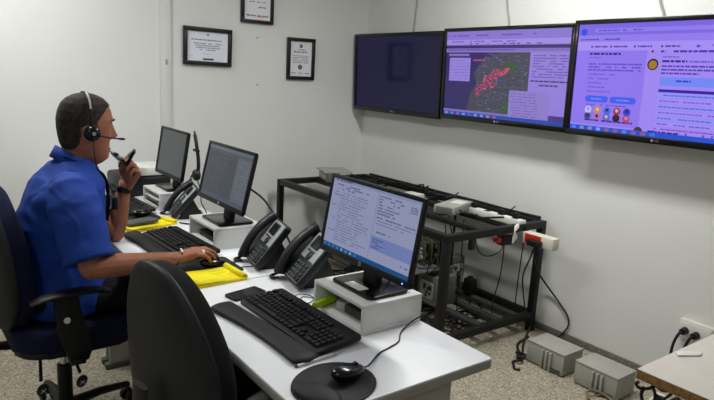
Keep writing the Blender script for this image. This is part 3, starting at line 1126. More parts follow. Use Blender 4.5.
cable('thin_cable', 'thin black cable lying on the desk beyond the notepad', [(.975, 2.085, .7425), (1.02, 2.085, .7425), (1.06, 2.075, .7425)], .002)
make_mouse('black computer mouse by the farthest keyboard', .925, 3.055, math.radians(10))
o = MB().prism(rrect(.22, .22, .03), 0, .004, .001).build('mouse_pad', 'rubber'); o.location = (.90, 3.045, DZ); o.rotation_euler = (0, 0, .1)
tag(o, 'black mouse pad lying beyond the farther yellow notepad', 'mouse pad')


# ------------------------------------------------------------------ notepads, small things on the desks
def make_notepad(label, x, y, rz, w, d, roll=True):
    t = thing('yellow_notepad', label, 'notepad', (x, y, DZ), rz, 'yellow notepads')
    MB().box((0, 0, .005), (w, d, .009), .0006).build('page_block', 'yellow_edge', t)
    # top sheet lifting at the near side
    V, Fc = [], []
    n = 10
    for i in range(n + 1):
        u = i / n
        xx = -w / 2 + w * u
        z = .0102 + .006 * (1 - u) ** 2
        V += [(xx, -d / 2, z + .002 * math.sin(u * 5)), (xx, d / 2, z)]
    for i in range(n):
        Fc.append((2 * i, 2 * i + 2, 2 * i + 3, 2 * i + 1))
    sh = MB().add(V, Fc)
    o = sh.build('top_sheet', 'yellow_paper', t)
    md = o.modifiers.new('thickness', 'SOLIDIFY'); md.thickness = .0012
    p = Print()
    R = random.Random(2)
    if roll:
        pr = []
        for k in range(15):
            a = -PI / 2 + 1.72 * PI * k / 14
            pr.append((w / 2 + .012 * math.cos(a) * .95 - .002, .0135 + .012 * math.sin(a)))
        V, Fc = [], []
        for (xx, z) in pr:
            V += [(xx, -d / 2, z), (xx, d / 2, z)]
        for i in range(len(pr) - 1):
            Fc.append((2 * i, 2 * i + 1, 2 * i + 3, 2 * i + 2))
        o = MB().add(V, Fc).build('rolled_pages', 'yellow_paper', t)
        md = o.modifiers.new('thickness', 'SOLIDIFY'); md.thickness = .0028
        for k in range(3):
            p.text(-w * .1, d * (.25 - k * .18), w * .35, .004, 'c9b21a', 0, .9, rnd=R)
        p.build('handwriting', 'paper_print', t, .0124)
    return t


make_notepad('yellow notepad with rolled pages beside the ringed hand', .868, 2.018, math.radians(3), .19, .155)
make_notepad('yellow notepad partly under a grey folder, left of the middle keyboard', .895, 2.852, math.radians(20), .25, .10)
o = MB().prism(rrect(.16, .075, .006), 0, .014, .002).build('flat_folder', 'grey_dark'); o.location = (.862, 2.872, DZ + .0185); o.rotation_euler = (0, 0, math.radians(18))
tag(o, 'flat dark grey folder lying on the farther yellow notepad', 'folder')

sp = thing('smartphone', 'black smartphone lying flat beside the nearest keyboard', 'phone', (.898, 1.806, DZ), math.radians(12))
MB().prism(rrect(.135, .068, .010), 0, .010, .003).build('body', 'black_plastic', sp)
MB().prism(rrect(.118, .058, .004), .010, .0106, 0).build('glass', 'black_gloss', sp)
pn = thing('pen', 'slim white pen lying between the wrist rest and the round mouse pad', 'pen', (.845, 1.262, DZ + .0045), math.radians(4))
MB().cyl((-.065, 0, 0), (.055, 0, 0), .0042, .0042, 12).build('barrel', 'white_plastic', pn)
MB().cyl((.055, 0, 0), (.07, 0, 0), .0042, .001, 12).build('tip', 'silver', pn)
MB().cyl((-.072, 0, 0), (-.065, 0, 0), .0036, .0042, 12).build('cap', 'grey_dark', pn)
hl = thing('marker_pen', 'fat lime green marker poking out of the near riser', 'marker', (1.092, 1.572, DZ + .0125), math.radians(78))
MB().cyl((-.05, 0, .013), (.02, 0, .013), .0125, .0125, 16).build('barrel', 'lime', hl)
MB().cyl((-.075, 0, .013), (-.05, 0, .013), .0105, .0125, 16).build('cap', 'lime', hl)
hl.rotation_euler = (0, 0, math.radians(15))
o = MB().lathe([(.0, 0), (.026, 0), (.03, .006), (.03, .016), (.024, .022), (0, .022)]).build('round_adapter', 'white_plastic'); o.location = (1.125, 1.528, DZ + .012)
tag(o, 'round white adapter inside the near riser beside the lime marker', 'adapter')
o = MB().box((0, 0, .014), (.11, .15, .028), .003).build('flat_device', 'grey_dark'); o.location = (1.15, 1.415, DZ + .012)
tag(o, 'flat dark device pushed inside the near riser', 'device')
o = MB().box((0, 0, .014), (.13, .2, .028), .003).build('flat_device', 'black_plastic'); o.location = (1.11, 2.48, DZ + .012)
tag(o, 'flat black device inside the riser before the man in blue', 'device')
pb = thing('paper_stack', 'stack of papers inside the farthest riser', 'papers', (1.14, 3.29, DZ + .012))
for k in range(5):
    MB().box((-.02 + .006 * (k % 3), .004 * (k % 2), .004 + k * .009), (.15, .2, .007), .0005).build('paper_bundle', ('white_plastic', 'equip_grey')[k % 2], pb)
# earphones left by the riser
ep = thing('earphones', 'tangled black earphones beside the lime marker', 'earphones', (1.03, 1.66, DZ))
MB().tube(smooth_path([(0, 0, .003), (.03, .03, .003), (.05, -.01, .006), (.01, -.03, .003), (-.02, .01, .003), (.02, .05, .006), (.06, .03, .003), (.04, -.06, .004), (.0, -.08, .003)], 6), .0018, 6).build('cord', 'cable_black', ep)
for a in ((0, 0, .006), (0, -.08, .006)):
    MB().ball(a, (.008, .006, .006)).build('earpiece', 'black_plastic', ep)

# printer at the far end
pr_ = thing('office_printer', 'black desktop printer with a white lid behind the farthest monitor', 'printer', (1.115, 3.73, DZ))
MB().box((0, 0, .06), (.30, .32, .12), .02).build('body', 'black_plastic', pr_)
MB().box((.02, -.02, .145), (.22, .26, .050), .008).build('lid', 'white_plastic', pr_)
MB().box((-.165, .0, .03), (.05, .22, .014), .003).build('paper_tray', 'charcoal_plastic', pr_)
o = MB().box((0, 0, .035), (.04, .06, .07), .006).build('small_speaker', 'black_plastic'); o.location = (.97, 3.55, DZ)
tag(o, 'small black box standing on the desk before the printer', 'speaker')

# ------------------------------------------------------------------ steel frame by the wall
FX0, FX1, FY0, FY1, FZ = 2.236, 3.085, 2.16, 4.00, .712
fr = thing('steel_frame', 'black steel table frame without a top along the right wall', 'frame', ((FX0 + FX1) / 2, (FY0 + FY1) / 2, 0))


def fpart(name, x0, x1, y0, y1, z0, z1, m='frame_steel'):
    ox, oy = (FX0 + FX1) / 2, (FY0 + FY1) / 2
    return MB().ranges(x0 - ox, x1 - ox, y0 - oy, y1 - oy, z0, z1, .003).build(name, m, fr)


q = .042
for x in (FX0, FX1 - q):
    for y in (FY0, FY1 - q):
        fpart('leg', x, x + q, y, y + q, .012, FZ - q)
        fpart('foot_cap', x - .003, x + q + .003, y - .003, y + q + .003, 0, .014, 'rubber')
for x in (FX0, FX1 - q):
    fpart('top_rail', x, x + q, FY0 + q, FY1 - q, FZ - q, FZ)
    fpart('bottom_rail', x, x + q, FY0 + q, FY1 - q, .085, .085 + q)
for y in (FY0, FY1 - q):
    fpart('top_rail', FX0, FX1, y, y + q, FZ - q, FZ)
    fpart('bottom_rail', FX0 + q, FX1 - q, y, y + q, .085, .085 + q)
fpart('inner_rail', 2.56, 2.59, FY0 + q, FY1 - q, FZ - q, FZ - .012)
fpart('inner_rail', 2.84, 2.90, FY0 + q, FY1 - q, FZ - .05, FZ - .02)
for xx in (2.60, 2.76, 2.92):
    fpart('inner_rail', xx, xx + .05, FY0 + q, FY1 - q, .092, .122, 'frame_grey')
fpart('shade_plate', 2.91, 3.035, FY0 + q + .04, FY1 - q - .04, FZ - .055, FZ - .045)  # dark plates added among the clutter to shade the wall below
fpart('shade_plate', 2.66, 2.80, FY0 + .55, FY1 - q - .04, FZ - .055, FZ - .045)
fpart('cross_bar', FX0 + q, FX1 - q, 3.05, 3.08, FZ - q, FZ - .014)
fpart('stub', 2.43, 2.465, FY0 + .004, FY0 + .03, FZ - .105, FZ - q)

# things on top of the frame
bx_ = thing('network_box', 'pale grey network box on the steel frame, near the bigger monitor', 'network box', (2.735, 2.61, FZ), math.radians(20))
MB().box((0, 0, .026), (.29, .14, .050), .006).build('case', 'equip_light', bx_)
MB().box((-.146, 0, .026), (.004, .11, .034), .001).build('front_panel', 'equip_grey', bx_)
MB().box((.04, -.015, .0520), (.11, .08, .003), .0006).build('label_plate', 'white_plastic', bx_)
bx_ = thing('network_box', 'small grey network box at the corner end of the steel frame', 'network box', (2.60, 3.83, FZ), math.radians(-18))
MB().box((0, 0, .035), (.10, .24, .07), .006).build('case', 'equip_grey', bx_)
MB().box((-.051, 0, .035), (.004, .19, .04), .001).build('front_panel', 'equip_light', bx_)
MB().box((.04, 0, .075), (.22, .24, .012), .002).build('lid', 'equip_light', bx_)
bx_ = thing('network_box', 'flat white network box on the steel frame, half behind the near monitor', 'network box', (2.71, 3.03, FZ), math.radians(8))
MB().box((0, 0, .016), (.22, .13, .03), .005).build('case', 'white_plastic', bx_)
MB().box((-.112, 0, .016), (.003, .09, .015), .0005).build('front_panel', 'grey_dark', bx_)
ps = thing('power_strip', 'long white power strip with black plugs along the steel frame', 'power strip', (2.87, 2.40, FZ - .02))
MB().box((0, 0, .021), (.055, .46, .04), .005).build('body', 'white_plastic', ps)
for k in range(4):
    MB().box((0, -.17 + k * .11, .0415), (.036, .04, .002), .0005).build('socket', 'socket_hole', ps)
for k in (0, 1, 3):
    MB().box((.0, -.17 + k * .11, .058), (.030, .034, .032), .006).build('plug', 'black_plastic', ps)
bx_ = thing('adapter_block', 'small red and black adapter under the end rail of the steel frame', 'adapter', (2.76, 2.19, FZ - .115))
MB().box((0, 0, .03), (.13, .05, .056), .006).build('body', 'black_plastic', bx_)
MB().box((-.085, 0, .036), (.036, .04, .03), .004).build('red_end', 'red_plastic', bx_)
MB().box((.02, 0, .062), (.03, .02, .04), .002).build('strap', 'white_plastic', bx_)
tg = thing('plastic_tie', 'torn white plastic bag tied on the end rail of the frame', 'plastic bag', (2.735, 2.125, FZ - .03))
MB().tube(smooth_path([(0, 0, -.06), (.006, -.006, -.02), (-.008, -.012, .01), (.012, -.006, .035), (.03, .0, .05)], 4), [.005 + .009 * math.sin(k * .36 + .3) ** 2 for k in range(17)], 7).build('knot', 'white_plastic', tg)

# cable runs along the top of the frame
RR = random.Random(17)
spots = [(2.70, 3.40), (2.80, 3.62), (2.95, 3.50), (2.98, 3.20), (2.96, 2.95), (2.93, 2.72), (2.66, 2.36)]
where = ['by the corner network box', 'just past the corner network box', 'a third along the back rail', 'halfway along the back rail', 'behind the flat white box', 'behind the pale grey box', 'between the near inner rails']
for i, (x, y) in enumerate(spots):
    P = []
    for k in range(9):
        P.append((x + RR.uniform(-.06, .06), y + (k - 4) * .045 + RR.uniform(-.03, .03), FZ + .008 + RR.uniform(-.004, .045)))
    cable('cable_bundle', 'tangle of black cable on the steel frame ' + where[i], P, .006, cat='cable')
cable('cable_bundle', 'thick black cable lying along the whole back rail of the frame', [(3.06, 3.9, FZ + .012), (3.03, 3.6, FZ + .02), (3.07, 3.3, FZ + .012), (3.04, 3.0, FZ + .018), (3.07, 2.7, FZ + .012), (3.05, 2.45, FZ + .014), (3.07, 2.2, FZ + .012)], .010, cat='cable')
for i, (x, y, l) in enumerate(((2.98, 2.86, 'beside the flat white box'), (2.99, 2.38, 'behind the white power strip'), (2.70, 3.62, 'by the corner network box'))):
    cable('zip_tie', 'black zip tie end sticking up from the frame ' + l, [(x, y, FZ - .005), (x + .003, y - .01, FZ + .03), (x + .014, y - .035, FZ + .06)], .004, cat='zip tie')

# ------------------------------------------------------------------ equipment standing in the frame
RB = .127


def equip(label, x, y, z, sx, sy, sz, rz=0.0, kind='psu', lean=0.0):
    t = thing('power_unit', label, 'equipment', (x, y, z), rz, 'electronic units inside the steel frame')
    t.rotation_euler = (0, lean, rz)
    MB().box((0, 0, sz / 2), (sx, sy, sz), .008).build('case', 'equip_grey', t)
    # face toward the near end (-y)
    M = Matrix.Translation((0, -sy / 2, sz / 2)) @ Matrix.Rotation(PI / 2, 4, 'X')
    MB().prism(rrect(sx * .82, sz * .72, .02, 4), 0, .004, .001, M).build('face_plate', 'grey_dark', t)
    MB().prism(rrect(sx * .70, sz * .60, .015, 4), .004, .006, .001, M).build('inner_plate', 'equip_light', t)
    d = MB()
    R = random.Random(int(x * 100 + y * 10))
    for k in range(7):
        d.box((R.uniform(-.25, .25) * sx, R.uniform(-.2, .2) * sz, .008), (R.uniform(.01, .03), R.uniform(.01, .035), .006), .001, M)
    d.build('terminals', 'socket_hole', t)['kind'] = 'stuff'
    return t


equip('grey power unit with a dark framed face, left of the front steel leg', 2.645, 2.61, RB - .005, .175, .17, .19, -PI / 2)
equip('pale panel unit standing in the frame just right of its front leg', 2.925, 2.74, RB - .005, .125, .07, .235, math.radians(-6))
equip('grey power unit deeper inside the frame, behind the nearer ones', 2.66, 2.93, RB - .005, .22, .2, .215, -PI / 2)
equip('grey power unit at the far end of the frame', 2.66, 3.56, RB - .005, .22, .2, .25, -PI / 2)
bx_ = thing('adapter_block', 'black adapter block standing on the low rail beside the pale panel', 'adapter', (2.945, 2.60, .122))
MB().box((0, 0, .055), (.06, .07, .11), .008).build('body', 'black_plastic', bx_)
MB().box((0, 0, .115), (.03, .03, .02), .004).build('cord_grip', 'rubber', bx_)
o = MB().box((0, 0, .05), (.14, .12, .10), .008).build('small_transformer', 'black_plastic'); o.location = (2.84, 3.1, 0.0)
tag(o, 'small black transformer on the floor inside the steel frame', 'transformer')
cb = thing('circuit_rack', 'open circuit boards with bright parts above the grey power unit', 'electronics', (2.60, 2.66, .365), math.radians(-20))
for k in range(4):
    bd = MB().box((-.06 + k * .045, 0, .085), (.006, .16, .17), .001).build('circuit_board', 'circuit', cb)
    chips = MB()
    for j in range(8):
        chips.box((-.053 + k * .045 - .014, RR.uniform(-.06, .06), RR.uniform(.02, .15)), (.016, RR.uniform(.01, .03), RR.uniform(.01, .03)), .002)
    chips.build('components', ('equip_light', 'copper', 'equip_grey', 'black_plastic')[k], bd)['kind'] = 'stuff'
MB().box((0, 0, .004), (.2, .18, .008), .001).build('tray', 'grey_dark', cb)
sh = thing('shelf_board', 'thin dark shelf board carrying the open circuit boards', 'shelf', (2.56, 2.98, .352))
MB().box((0, 0, .005), (.36, .86, .010), .001).build('board', 'grey_dark', sh)
for y in (-.40, .40):
    MB().box((-.17, y, .185), (.012, .012, .35), .001).build('hanger_rod', 'frame_steel', sh)
    MB().box((.165, y, .185), (.012, .012, .35), .001).build('hanger_rod', 'frame_steel', sh)
lab = ['at the near end of', 'just behind the front leg of', 'in the middle of', 'near the far end of', 'close to the wall under', 'under the power units in', 'by the black transformer under', 'beneath the near end rail of', 'between the low rails of', 'under the pale panel in', 'before the wall-side rail of', 'beside the near foot of']
for i in range(12):
    P = []
    x, y = (2.40 + .1 * (i % 5) + .05, 2.40 + i * .2) if i < 7 else (2.42 + .12 * (i - 7), 2.36 + .05 * (i % 3))
    for k in range(11 if i > 6 else 8):
        P.append((x + RR.uniform(-.15, .15), y + RR.uniform(-.15, .17), RR.uniform(.008, .07)))
    cable('floor_cable', 'loose black cable on the floor ' + lab[i] + ' the steel frame', P, .0055, cat='cable')
for i, (x, y, dx, l) in enumerate(((2.30, 3.2, .05, 'left of the unit faces'), (2.50, 2.44, -.05, 'beside the circuit boards'), (2.70, 2.62, .06, 'between the front leg and the pale panel'), (2.34, 2.95, .05, 'in front of the deeper power unit'))):
    cable('wire_loop', 'thin dark wire hanging from the frame ' + l, [(x, y, FZ - .03), (x + dx * .4, y - .03, FZ - .16), (x + dx * 1.5, y + .02, FZ - .26), (x + dx, y + .06, FZ - .34), (x - dx * .4, y + .02, FZ - .28)], .004, cat='wire')
# long wires hanging at the open end of the frame
cable('hanging_wire', 'leftmost long dark wire hanging behind the open frame end', [(2.72, 2.50, FZ - .03), (2.725, 2.5, .5), (2.72, 2.49, .3), (2.74, 2.52, .14), (2.80, 2.55, .02)], .0038, cat='wire')
cable('hanging_wire', 'middle long dark wire hanging behind the open frame end', [(2.86, 2.30, FZ - .05), (2.88, 2.3, .55), (2.885, 2.31, .35), (2.84, 2.31, .16), (2.86, 2.3, .015)], .0038, cat='wire')
cable('hanging_wire', 'right long dark wire hanging behind the open frame end', [(3.0, 2.25, FZ - .04), (3.01, 2.26, .5), (3.0, 2.26, .3), (2.99, 2.25, .13), (3.02, 2.24, .01)], .0038, cat='wire')
cable('hanging_wire', 'short sagging wire tied between the hanging wires of the frame', [(2.60, 2.30, FZ - .03), (2.62, 2.28, .56), (2.70, 2.27, .51), (2.80, 2.26, .53), (2.87, 2.3, .56)], .0035, cat='wire')

# socket box with a red face fixed to the end of the frame
sb = thing('socket_box', 'cream socket box with a red face fixed at the frame end', 'socket', (2.89, 2.052, .638))
MB().box((0, 0, 0), (.062, .212, .070), .006).build('box', 'cream_plastic', sb)
MB().box((-.033, .030, .002), (.006, .110, .056), .002).build('red_plate', 'red_plastic', sb)
MB().box((-.055, .0, -.010), (.042, .085, .036), .006).build('plug', 'black_plastic', sb)
MB().box((.0, .106, .044), (.03, .02, .03), .003).build('clamp', 'frame_steel', sb)
cable('wall_cable', 'black cord dropping from the red socket along the wall to the floor', [(2.825, 2.02, .62), (2.83, 2.01, .58), (2.90, 2.08, .50), (3.02, 2.13, .40), (3.10, 2.13, .32), (3.125, 2.05, .235), (3.125, 1.97, .165), (3.125, 1.95, .11), (3.125, 1.975, .05), (3.09, 2.0, .006)], .0055, cat='cord')
cable('wall_cable', 'black cord looping down behind the back leg of the frame', [(2.84, 2.05, .61), (2.90, 2.12, .50), (3.02, 2.24, .36), (3.11, 2.30, .24), (3.10, 2.26, .12), (3.11, 2.24, .02)], .005, cat='cord')

# ------------------------------------------------------------------ two grey boxes on the floor
def make_ups(label, x, y, rz):
    t = thing('voltage_regulator', label, 'power box', (x, y, 0), rz, 'grey power boxes on the floor')
    L, D, H = .236, .172, .13          # local x = along the wall, y = toward the wall
    MB().box((0, 0, .008 + (H - .016) / 2), (L, D, H - .016), .003).build('body', 'grey_box', t)
    MB().box((0, 0, H - .006), (L + .004, D + .004, .010), .003).build('lid', 'grey_box', t)
    for k in range(3):
        MB().box((.003 - .026 * (k - 1) + .012, -D / 2 - .005, H * .46), (.013, .020, H - .026), .003).build('front_rib', 'grey_box', t)
    for sx in (-1, 1):
        for sy in (-1, 1):
            MB().cyl((sx * (L / 2 - .025), sy * (D / 2 - .025), 0), (sx * (L / 2 - .025), sy * (D / 2 - .025), .010), .011, .012, 12).build('rubber_foot', 'rubber', t)
    MB().box((L / 2 - .045, -D / 2 - .001, .022), (.06, .003, .018), .001).build('vent_slot', 'grey_dark', t)
    return t


make_ups('grey ribbed power box on the floor, nearer the steel frame', 2.775, 1.795, RZ)
make_ups('grey ribbed power box on the floor, nearer the chipboard table', 2.785, 1.498, RZ)
cable('floor_cable', 'black cable end curling on the floor left of the grey power boxes', [(2.90, 2.06, .10), (2.80, 2.02, .03), (2.68, 1.93, .010), (2.63, 1.90, .02), (2.60, 1.93, .008), (2.57, 1.90, .006), (2.54, 1.87, .006), (2.555, 1.845, .006)], .007, cat='cable')
cable('floor_cable', 'knot of black cable on the floor at the foot of the frame', [(2.66, 1.95, .008), (2.70, 1.92, .02), (2.68, 1.97, .03), (2.65, 1.93, .02), (2.69, 1.95, .008), (2.80, 2.06, .008), (2.95, 2.1, .01)], .008, cat='cable')
cable('floor_cable', 'brown cable loop on the floor before the nearer grey box', [(2.60, 1.46, .008), (2.63, 1.49, .03), (2.67, 1.475, .03), (2.70, 1.42, .015), (2.66, 1.36, .008), (2.55, 1.34, .008), (2.45, 1.30, .008)], .008, 'cable_tan', cat='cable')

# ------------------------------------------------------------------ chipboard table at the right and its outlet
TB = thing('chipboard_table', 'beige topped table with a raw brown chipboard edge at the right', 'table', (2.03, .43, 0))
TX0, TX1, TY0, TY1, TZ = 1.647 - 2.03, 2.42 - 2.03, -.36 - .43, .791 - .43, .72
MB().ranges(TX0, TX1, TY0, TY1, TZ - .030, TZ - .0015, .001).build('core', 'chipboard', TB)
MB().ranges(TX0, TX1, TY0, TY1, TZ - .0015, TZ).build('laminate', 'table_laminate', TB)
for x in (TX0 + .12, TX1 - .06):
    for y in (TY0 + .06, TY1 - .34):
        MB().ranges(x - .02, x + .02, y - .02, y + .02, 0, TZ - .03, .003).build('leg', 'grey_dark', TB)
o = MB().prism([(-.05, .0), (.02, -.022), (.045, -.012), (.045, -.003), (.0, .018), (-.035, .024)], 0, .005, .001).build('loose_bracket', 'white_plastic'); o.location = (1.888, .757, TZ); o.rotation_euler = (0, 0, math.radians(-12))
tag(o, 'flat off-white plastic piece lying on the chipboard table', 'plastic piece')
wo = thing('wall_outlet', 'cream double wall outlet with two black plugs at the right', 'outlet', (WX, 1.235, .335))
MB().box((-.018, 0, 0), (.036, .165, .105), .006).build('box', 'cream_plastic', wo)
MB().box((-.038, 0, 0), (.005, .15, .085), .003).build('cover_plate', 'white_plastic', wo)
for y, z in ((.045, .0), (-.01, -.005)):
    pl = MB().cyl((-.04, y, z), (-.075, y, z), .019, .016, 14).build('plug', 'black_plastic', wo)
    MB().tube(smooth_path([(-.07, y, z), (-.095, y + .006, z - .01), (-.10, y + .02, z - .06), (-.09, y + .03, z - .13), (-.085, y + .035, z - .28)], 5), .007, 8).build('cord', 'cable_black', pl)
MB().cyl((-.02, -.115, .0), (-.02, -.085, .0), .018, .018, 14).build('conduit_end', 'white_plastic', wo)
cable('dangling_cable', 'long black cable strung just under the edge of the chipboard table', [(1.615, .765, .70), (1.61, .77, .692), (1.642, .772, .668), (1.69, .77, .655), (1.73, .768, .652), (1.79, .77, .618), (1.86, .768, .607), (1.93, .766, .60), (1.96, .74, .69)], .005)
cable('dangling_cable', 'black cable dropping straight from the strung cable under the table corner', [(1.650, .765, .672), (1.652, .77, .645), (1.665, .765, .60), (1.67, .77, .5)], .005)
cable('dangling_cable', 'black cable hooked up and down under the table edge, middle of the tangle', [(1.715, .76, .689), (1.712, .772, .668), (1.722, .772, .648), (1.738, .77, .620), (1.735, .768, .58), (1.74, .77, .5)], .005)
cable('dangling_cable', 'black cable looping rightmost in the tangle under the table edge', [(1.752, .76, .689), (1.742, .77, .66), (1.765, .772, .640), (1.80, .77, .632), (1.83, .765, .60), (1.78, .772, .588), (1.75, .77, .615), (1.82, .77, .57), (1.90, .77, .56), (1.93, .76, .5)], .005)
fs = thing('power_strip', 'pale power strip lying on the floor under the chipboard table', 'power strip', (2.78, 1.23, 0), math.radians(10))
MB().box((0, 0, .022), (.30, .07, .044), .006).build('body', 'cream_plastic', fs)
for k in range(4):
    MB().box((-.1 + k * .065, 0, .0445), (.04, .04, .002), .0005).build('socket', 'socket_hole', fs)


# ------------------------------------------------------------------ office chairs
def egg_ring(scale, xo, n=40, zc=.71, hz=.293, hw=.242):
    pts = []
    for k in range(n):
        a = 2 * PI * k / n
        c, s = math.cos(a), math.sin(a)
        y = hw * math.copysign(abs(c) ** .72, c)
        z = hz * math.copysign(abs(s) ** .72, s)
        y *= 1 - .347 * max(0, z / hz) ** 1.5 - .10 * max(0, -z / hz) ** 2
        if z < 0:
            z *= .82
        y *= scale; z *= scale
        pts.append((xo + .615 * y * y - .053 * z, y, zc + z))
    return pts


def layered(layers, up=0.0):
    V, Fc, n = [], [], 40
    for sc, xo in layers:
        V += egg_ring(sc, xo, n, .71 + up)
    for i in range(len(layers) - 1):
        for k in range(n):
            k2 = (k + 1) % n
            Fc.append((i * n + k, i * n + k2, (i + 1) * n + k2, (i + 1) * n + k))
    Fc.append(tuple(range(n)))
    Fc.append(tuple(reversed([(len(layers) - 1) * n + k for k in range(n)])))
    return MB().add(V, Fc)


def make_chair(label, x, y, rz, cush, seat_m, dz=0.0):
    t = thing('office_chair', label, 'chair', (x, y, 0), rz, 'black swivel chairs')
    bo = -.235
    layered([(.60, bo + .078), (.80, bo + .077), (.92, bo + .073), (.97, bo + .062), (.985, bo + .045), (.99, bo + .018), (.99, bo + .006)], dz).build('backrest_cushion', cush, t, angle=50)
    layered([(1.010, bo + .012), (1.018, bo + .004), (1.0, bo - .006), (.93, bo - .013), (.75, bo - .018), (.5, bo - .020)], dz).build('back_shell', 'shell_plastic', t, angle=50)
    st = MB()
    st.prism(rrect(.46, .47, .10, 6, .03, 0), .458, .535, .028, None, 4)
    st.build('seat_cushion', seat_m, t, angle=50)
    MB().prism(rrect(.44, .45, .10, 6, .03, 0), .435, .462, .012, None, 3).build('seat_shell', 'black_plastic', t)
    MB().tube(smooth_path([(.0, 0, .425), (-.14, 0, .425), (-.24, 0, .44), (-.285, 0, .52), (-.285, 0, .68)], 5), [(.010, .04)] * 21, 12, flat=(0, 0, 1)).build('back_bracket', 'black_plastic', t)
    MB().box((0, 0, .418), (.22, .14, .045), .010).build('tilt_mechanism', 'black_plastic', t)
    for s in (-1, 1):
        a = MB()
        pts = smooth_path([(-.16, s * .285, .682), (-.10, s * .287, .697), (.0, s * .285, .702), (.07, s * .282, .695), (.105, s * .28, .684)], 5)
        n = len(pts)
        a.tube(pts, [(.011 * (.55 + .45 * math.sin(PI * (i + 1.2) / (n + 1.4))), .036 * (.5 + .5 * math.sin(PI * (i + 1.2) / (n + 1.4)) ** .5)) for i in range(n)], 14, flat=(0, 0, 1))
        a.build('arm_pad', 'black_plastic', t, angle=60)
        p = MB()
        p.prism([(-.085, .690), (-.075, .55), (-.045, .46), (-.03, .435), (.0, .425), (.025, .435), (.035, .46), (.03, .52), (.01, .60), (-.005, .690)][::-1] if s < 0 else [(-.085, .690), (-.075, .55), (-.045, .46), (-.03, .435), (.0, .425), (.025, .435), (.035, .46), (.03, .52), (.01, .60), (-.005, .690)],
                -.013, .013, .004, Matrix.Translation((0, s * .275, 0)) @ Matrix(((1, 0, 0, 0), (0, 0, -1, 0), (0, 1, 0, 0), (0, 0, 0, 1))))
        po = p.build('arm_post', 'black_plastic', t)
        MB().cyl((-.045, s * .287, .60), (-.045, s * .295, .60), .012, .009, 16).build('adjust_button', 'white_plastic', po)
        MB().box((-.015, s * .255, .437), (.05, .10, .016), .003).build('arm_bracket', 'black_plastic', po)
    MB().lathe([(0, .12), (.028, .12), (.028, .30), (.016, .305), (.016, .40), (0, .40)]).build('gas_column', 'black_plastic', t)
    MB().lathe([(0, .30), (.0165, .30), (.0165, .398), (0, .398)]).build('piston', 'chrome', t)
    MB().lathe([(0, .085), (.045, .085), (.048, .10), (.042, .135), (.03, .15), (0, .15)]).build('hub', 'black_plastic', t)
    for k in range(5):
        a = 2 * PI * k / 5 + .35
        d = Vector((math.cos(a), math.sin(a), 0))
        lg = MB().tube([d * .03 + Vector((0, 0, .118)), d * .16 + Vector((0, 0, .108)), d * .30 + Vector((0, 0, .082))], [(.020, .026), (.017, .022), (.012, .017)], 12, flat=(0, 0, 1)).build('base_leg', 'black_plastic', t)
        c = MB()
        n_ = Vector((-d.y, d.x, 0))
        for s in (-1, 1):
            q0 = d * .305 + n_ * s * .020 + Vector((0, 0, .028))
            c.cyl(q0 - n_ * .009, q0 + n_ * .009, .028, .028, 18)
        c.cyl(d * .30 + Vector((0, 0, .03)), d * .30 + Vector((0, 0, .085)), .008, .008, 10)
        c.build('caster', 'black_plastic', lg)
    for (px, py, ax, ay) in ((-.10, -.10, -.13, -.24), (-.005, -.10, .0, -.245)):
        lv = MB().tube([(px, -.06, .415), (px + (ax - px) * .5, -.16, .405), (ax, ay, .37)], .006, 8).build('lever', 'black_plastic', t)
        MB().ball((ax, ay - .025, .345), (.02, .010, .036), 14, 8, rot=(.5, 0, 0)).build('paddle', 'black_plastic', lv)
        text_mesh('paddle_mark', 'X', .026, 'white_plastic', lv, Matrix.Translation((ax, ay - .0365, .345)) @ Matrix.Rotation(PI / 2 + .35, 4, 'X'))
    return t


make_chair('black swivel chair with an empty grey-black backrest in the foreground', .720, 1.524, math.radians(8.1), 'chair_fabric', 'chair_fabric')
make_chair('black swivel chair with blue upholstery that the man sits on', .435, 2.49, math.radians(2), 'blue_fabric', 'blue_fabric', .055)


# ------------------------------------------------------------------ the man in blue
def remesh(mb, name, voxel, smooth=2, noise=None):
    me = mb.mesh(name)
    tmp = bpy.data.objects.new(name + '_tmp', me)
    COL.objects.link(tmp)
    md = tmp.modifiers.new('r', 'REMESH')
    md.mode = 'VOXEL'
    md.voxel_size = voxel
    md.use_smooth_shade = True
    dg = bpy.context.evaluated_depsgraph_get()
    out = bpy.data.meshes.new_from_object(tmp.evaluated_get(dg))
    bpy.data.objects.remove(tmp)
    b = bmesh.new()
    b.from_mesh(out)
    for _ in range(smooth):
        bmesh.ops.smooth_vert(b, verts=b.verts, factor=.5, use_axis_x=True, use_axis_y=True, use_axis_z=True)
    if noise:
        b.normal_update()
        for v in b.verts:
            v.co += v.normal * noise(v.co)
    b.normal_update()
    b.to_mesh(out)
    b.free()
    out.polygons.foreach_set('use_smooth', [True] * len(out.polygons))
    return out


def interp(tab, z):
    if z >= tab[0][0]:
        return tab[0][1:]
    for a, b in zip(tab, tab[1:]):
        if a[0] >= z >= b[0]:
            t = (a[0] - z) / (a[0] - b[0])
            return tuple(p + (q - p) * t for p, q in zip(a[1:], b[1:]))
    return tab[-1][1:]


PY = 2.5            # the man's middle plane
HEAD = [(1.386, .538, .556, .010), (1.380, .512, .586, .036), (1.367, .486, .612, .054), (1.348, .467, .630, .067), (1.32, .455, .642, .076), (1.29, .449, .646, .080), (1.26, .449, .641, .081),
        (1.23, .452, .636, .080), (1.20, .457, .633, .075), (1.175, .468, .631, .069), (1.15, .490, .628, .061), (1.135, .512, .622, .051), (1.12, .535, .606, .037), (1.11, .553, .588, .02)]


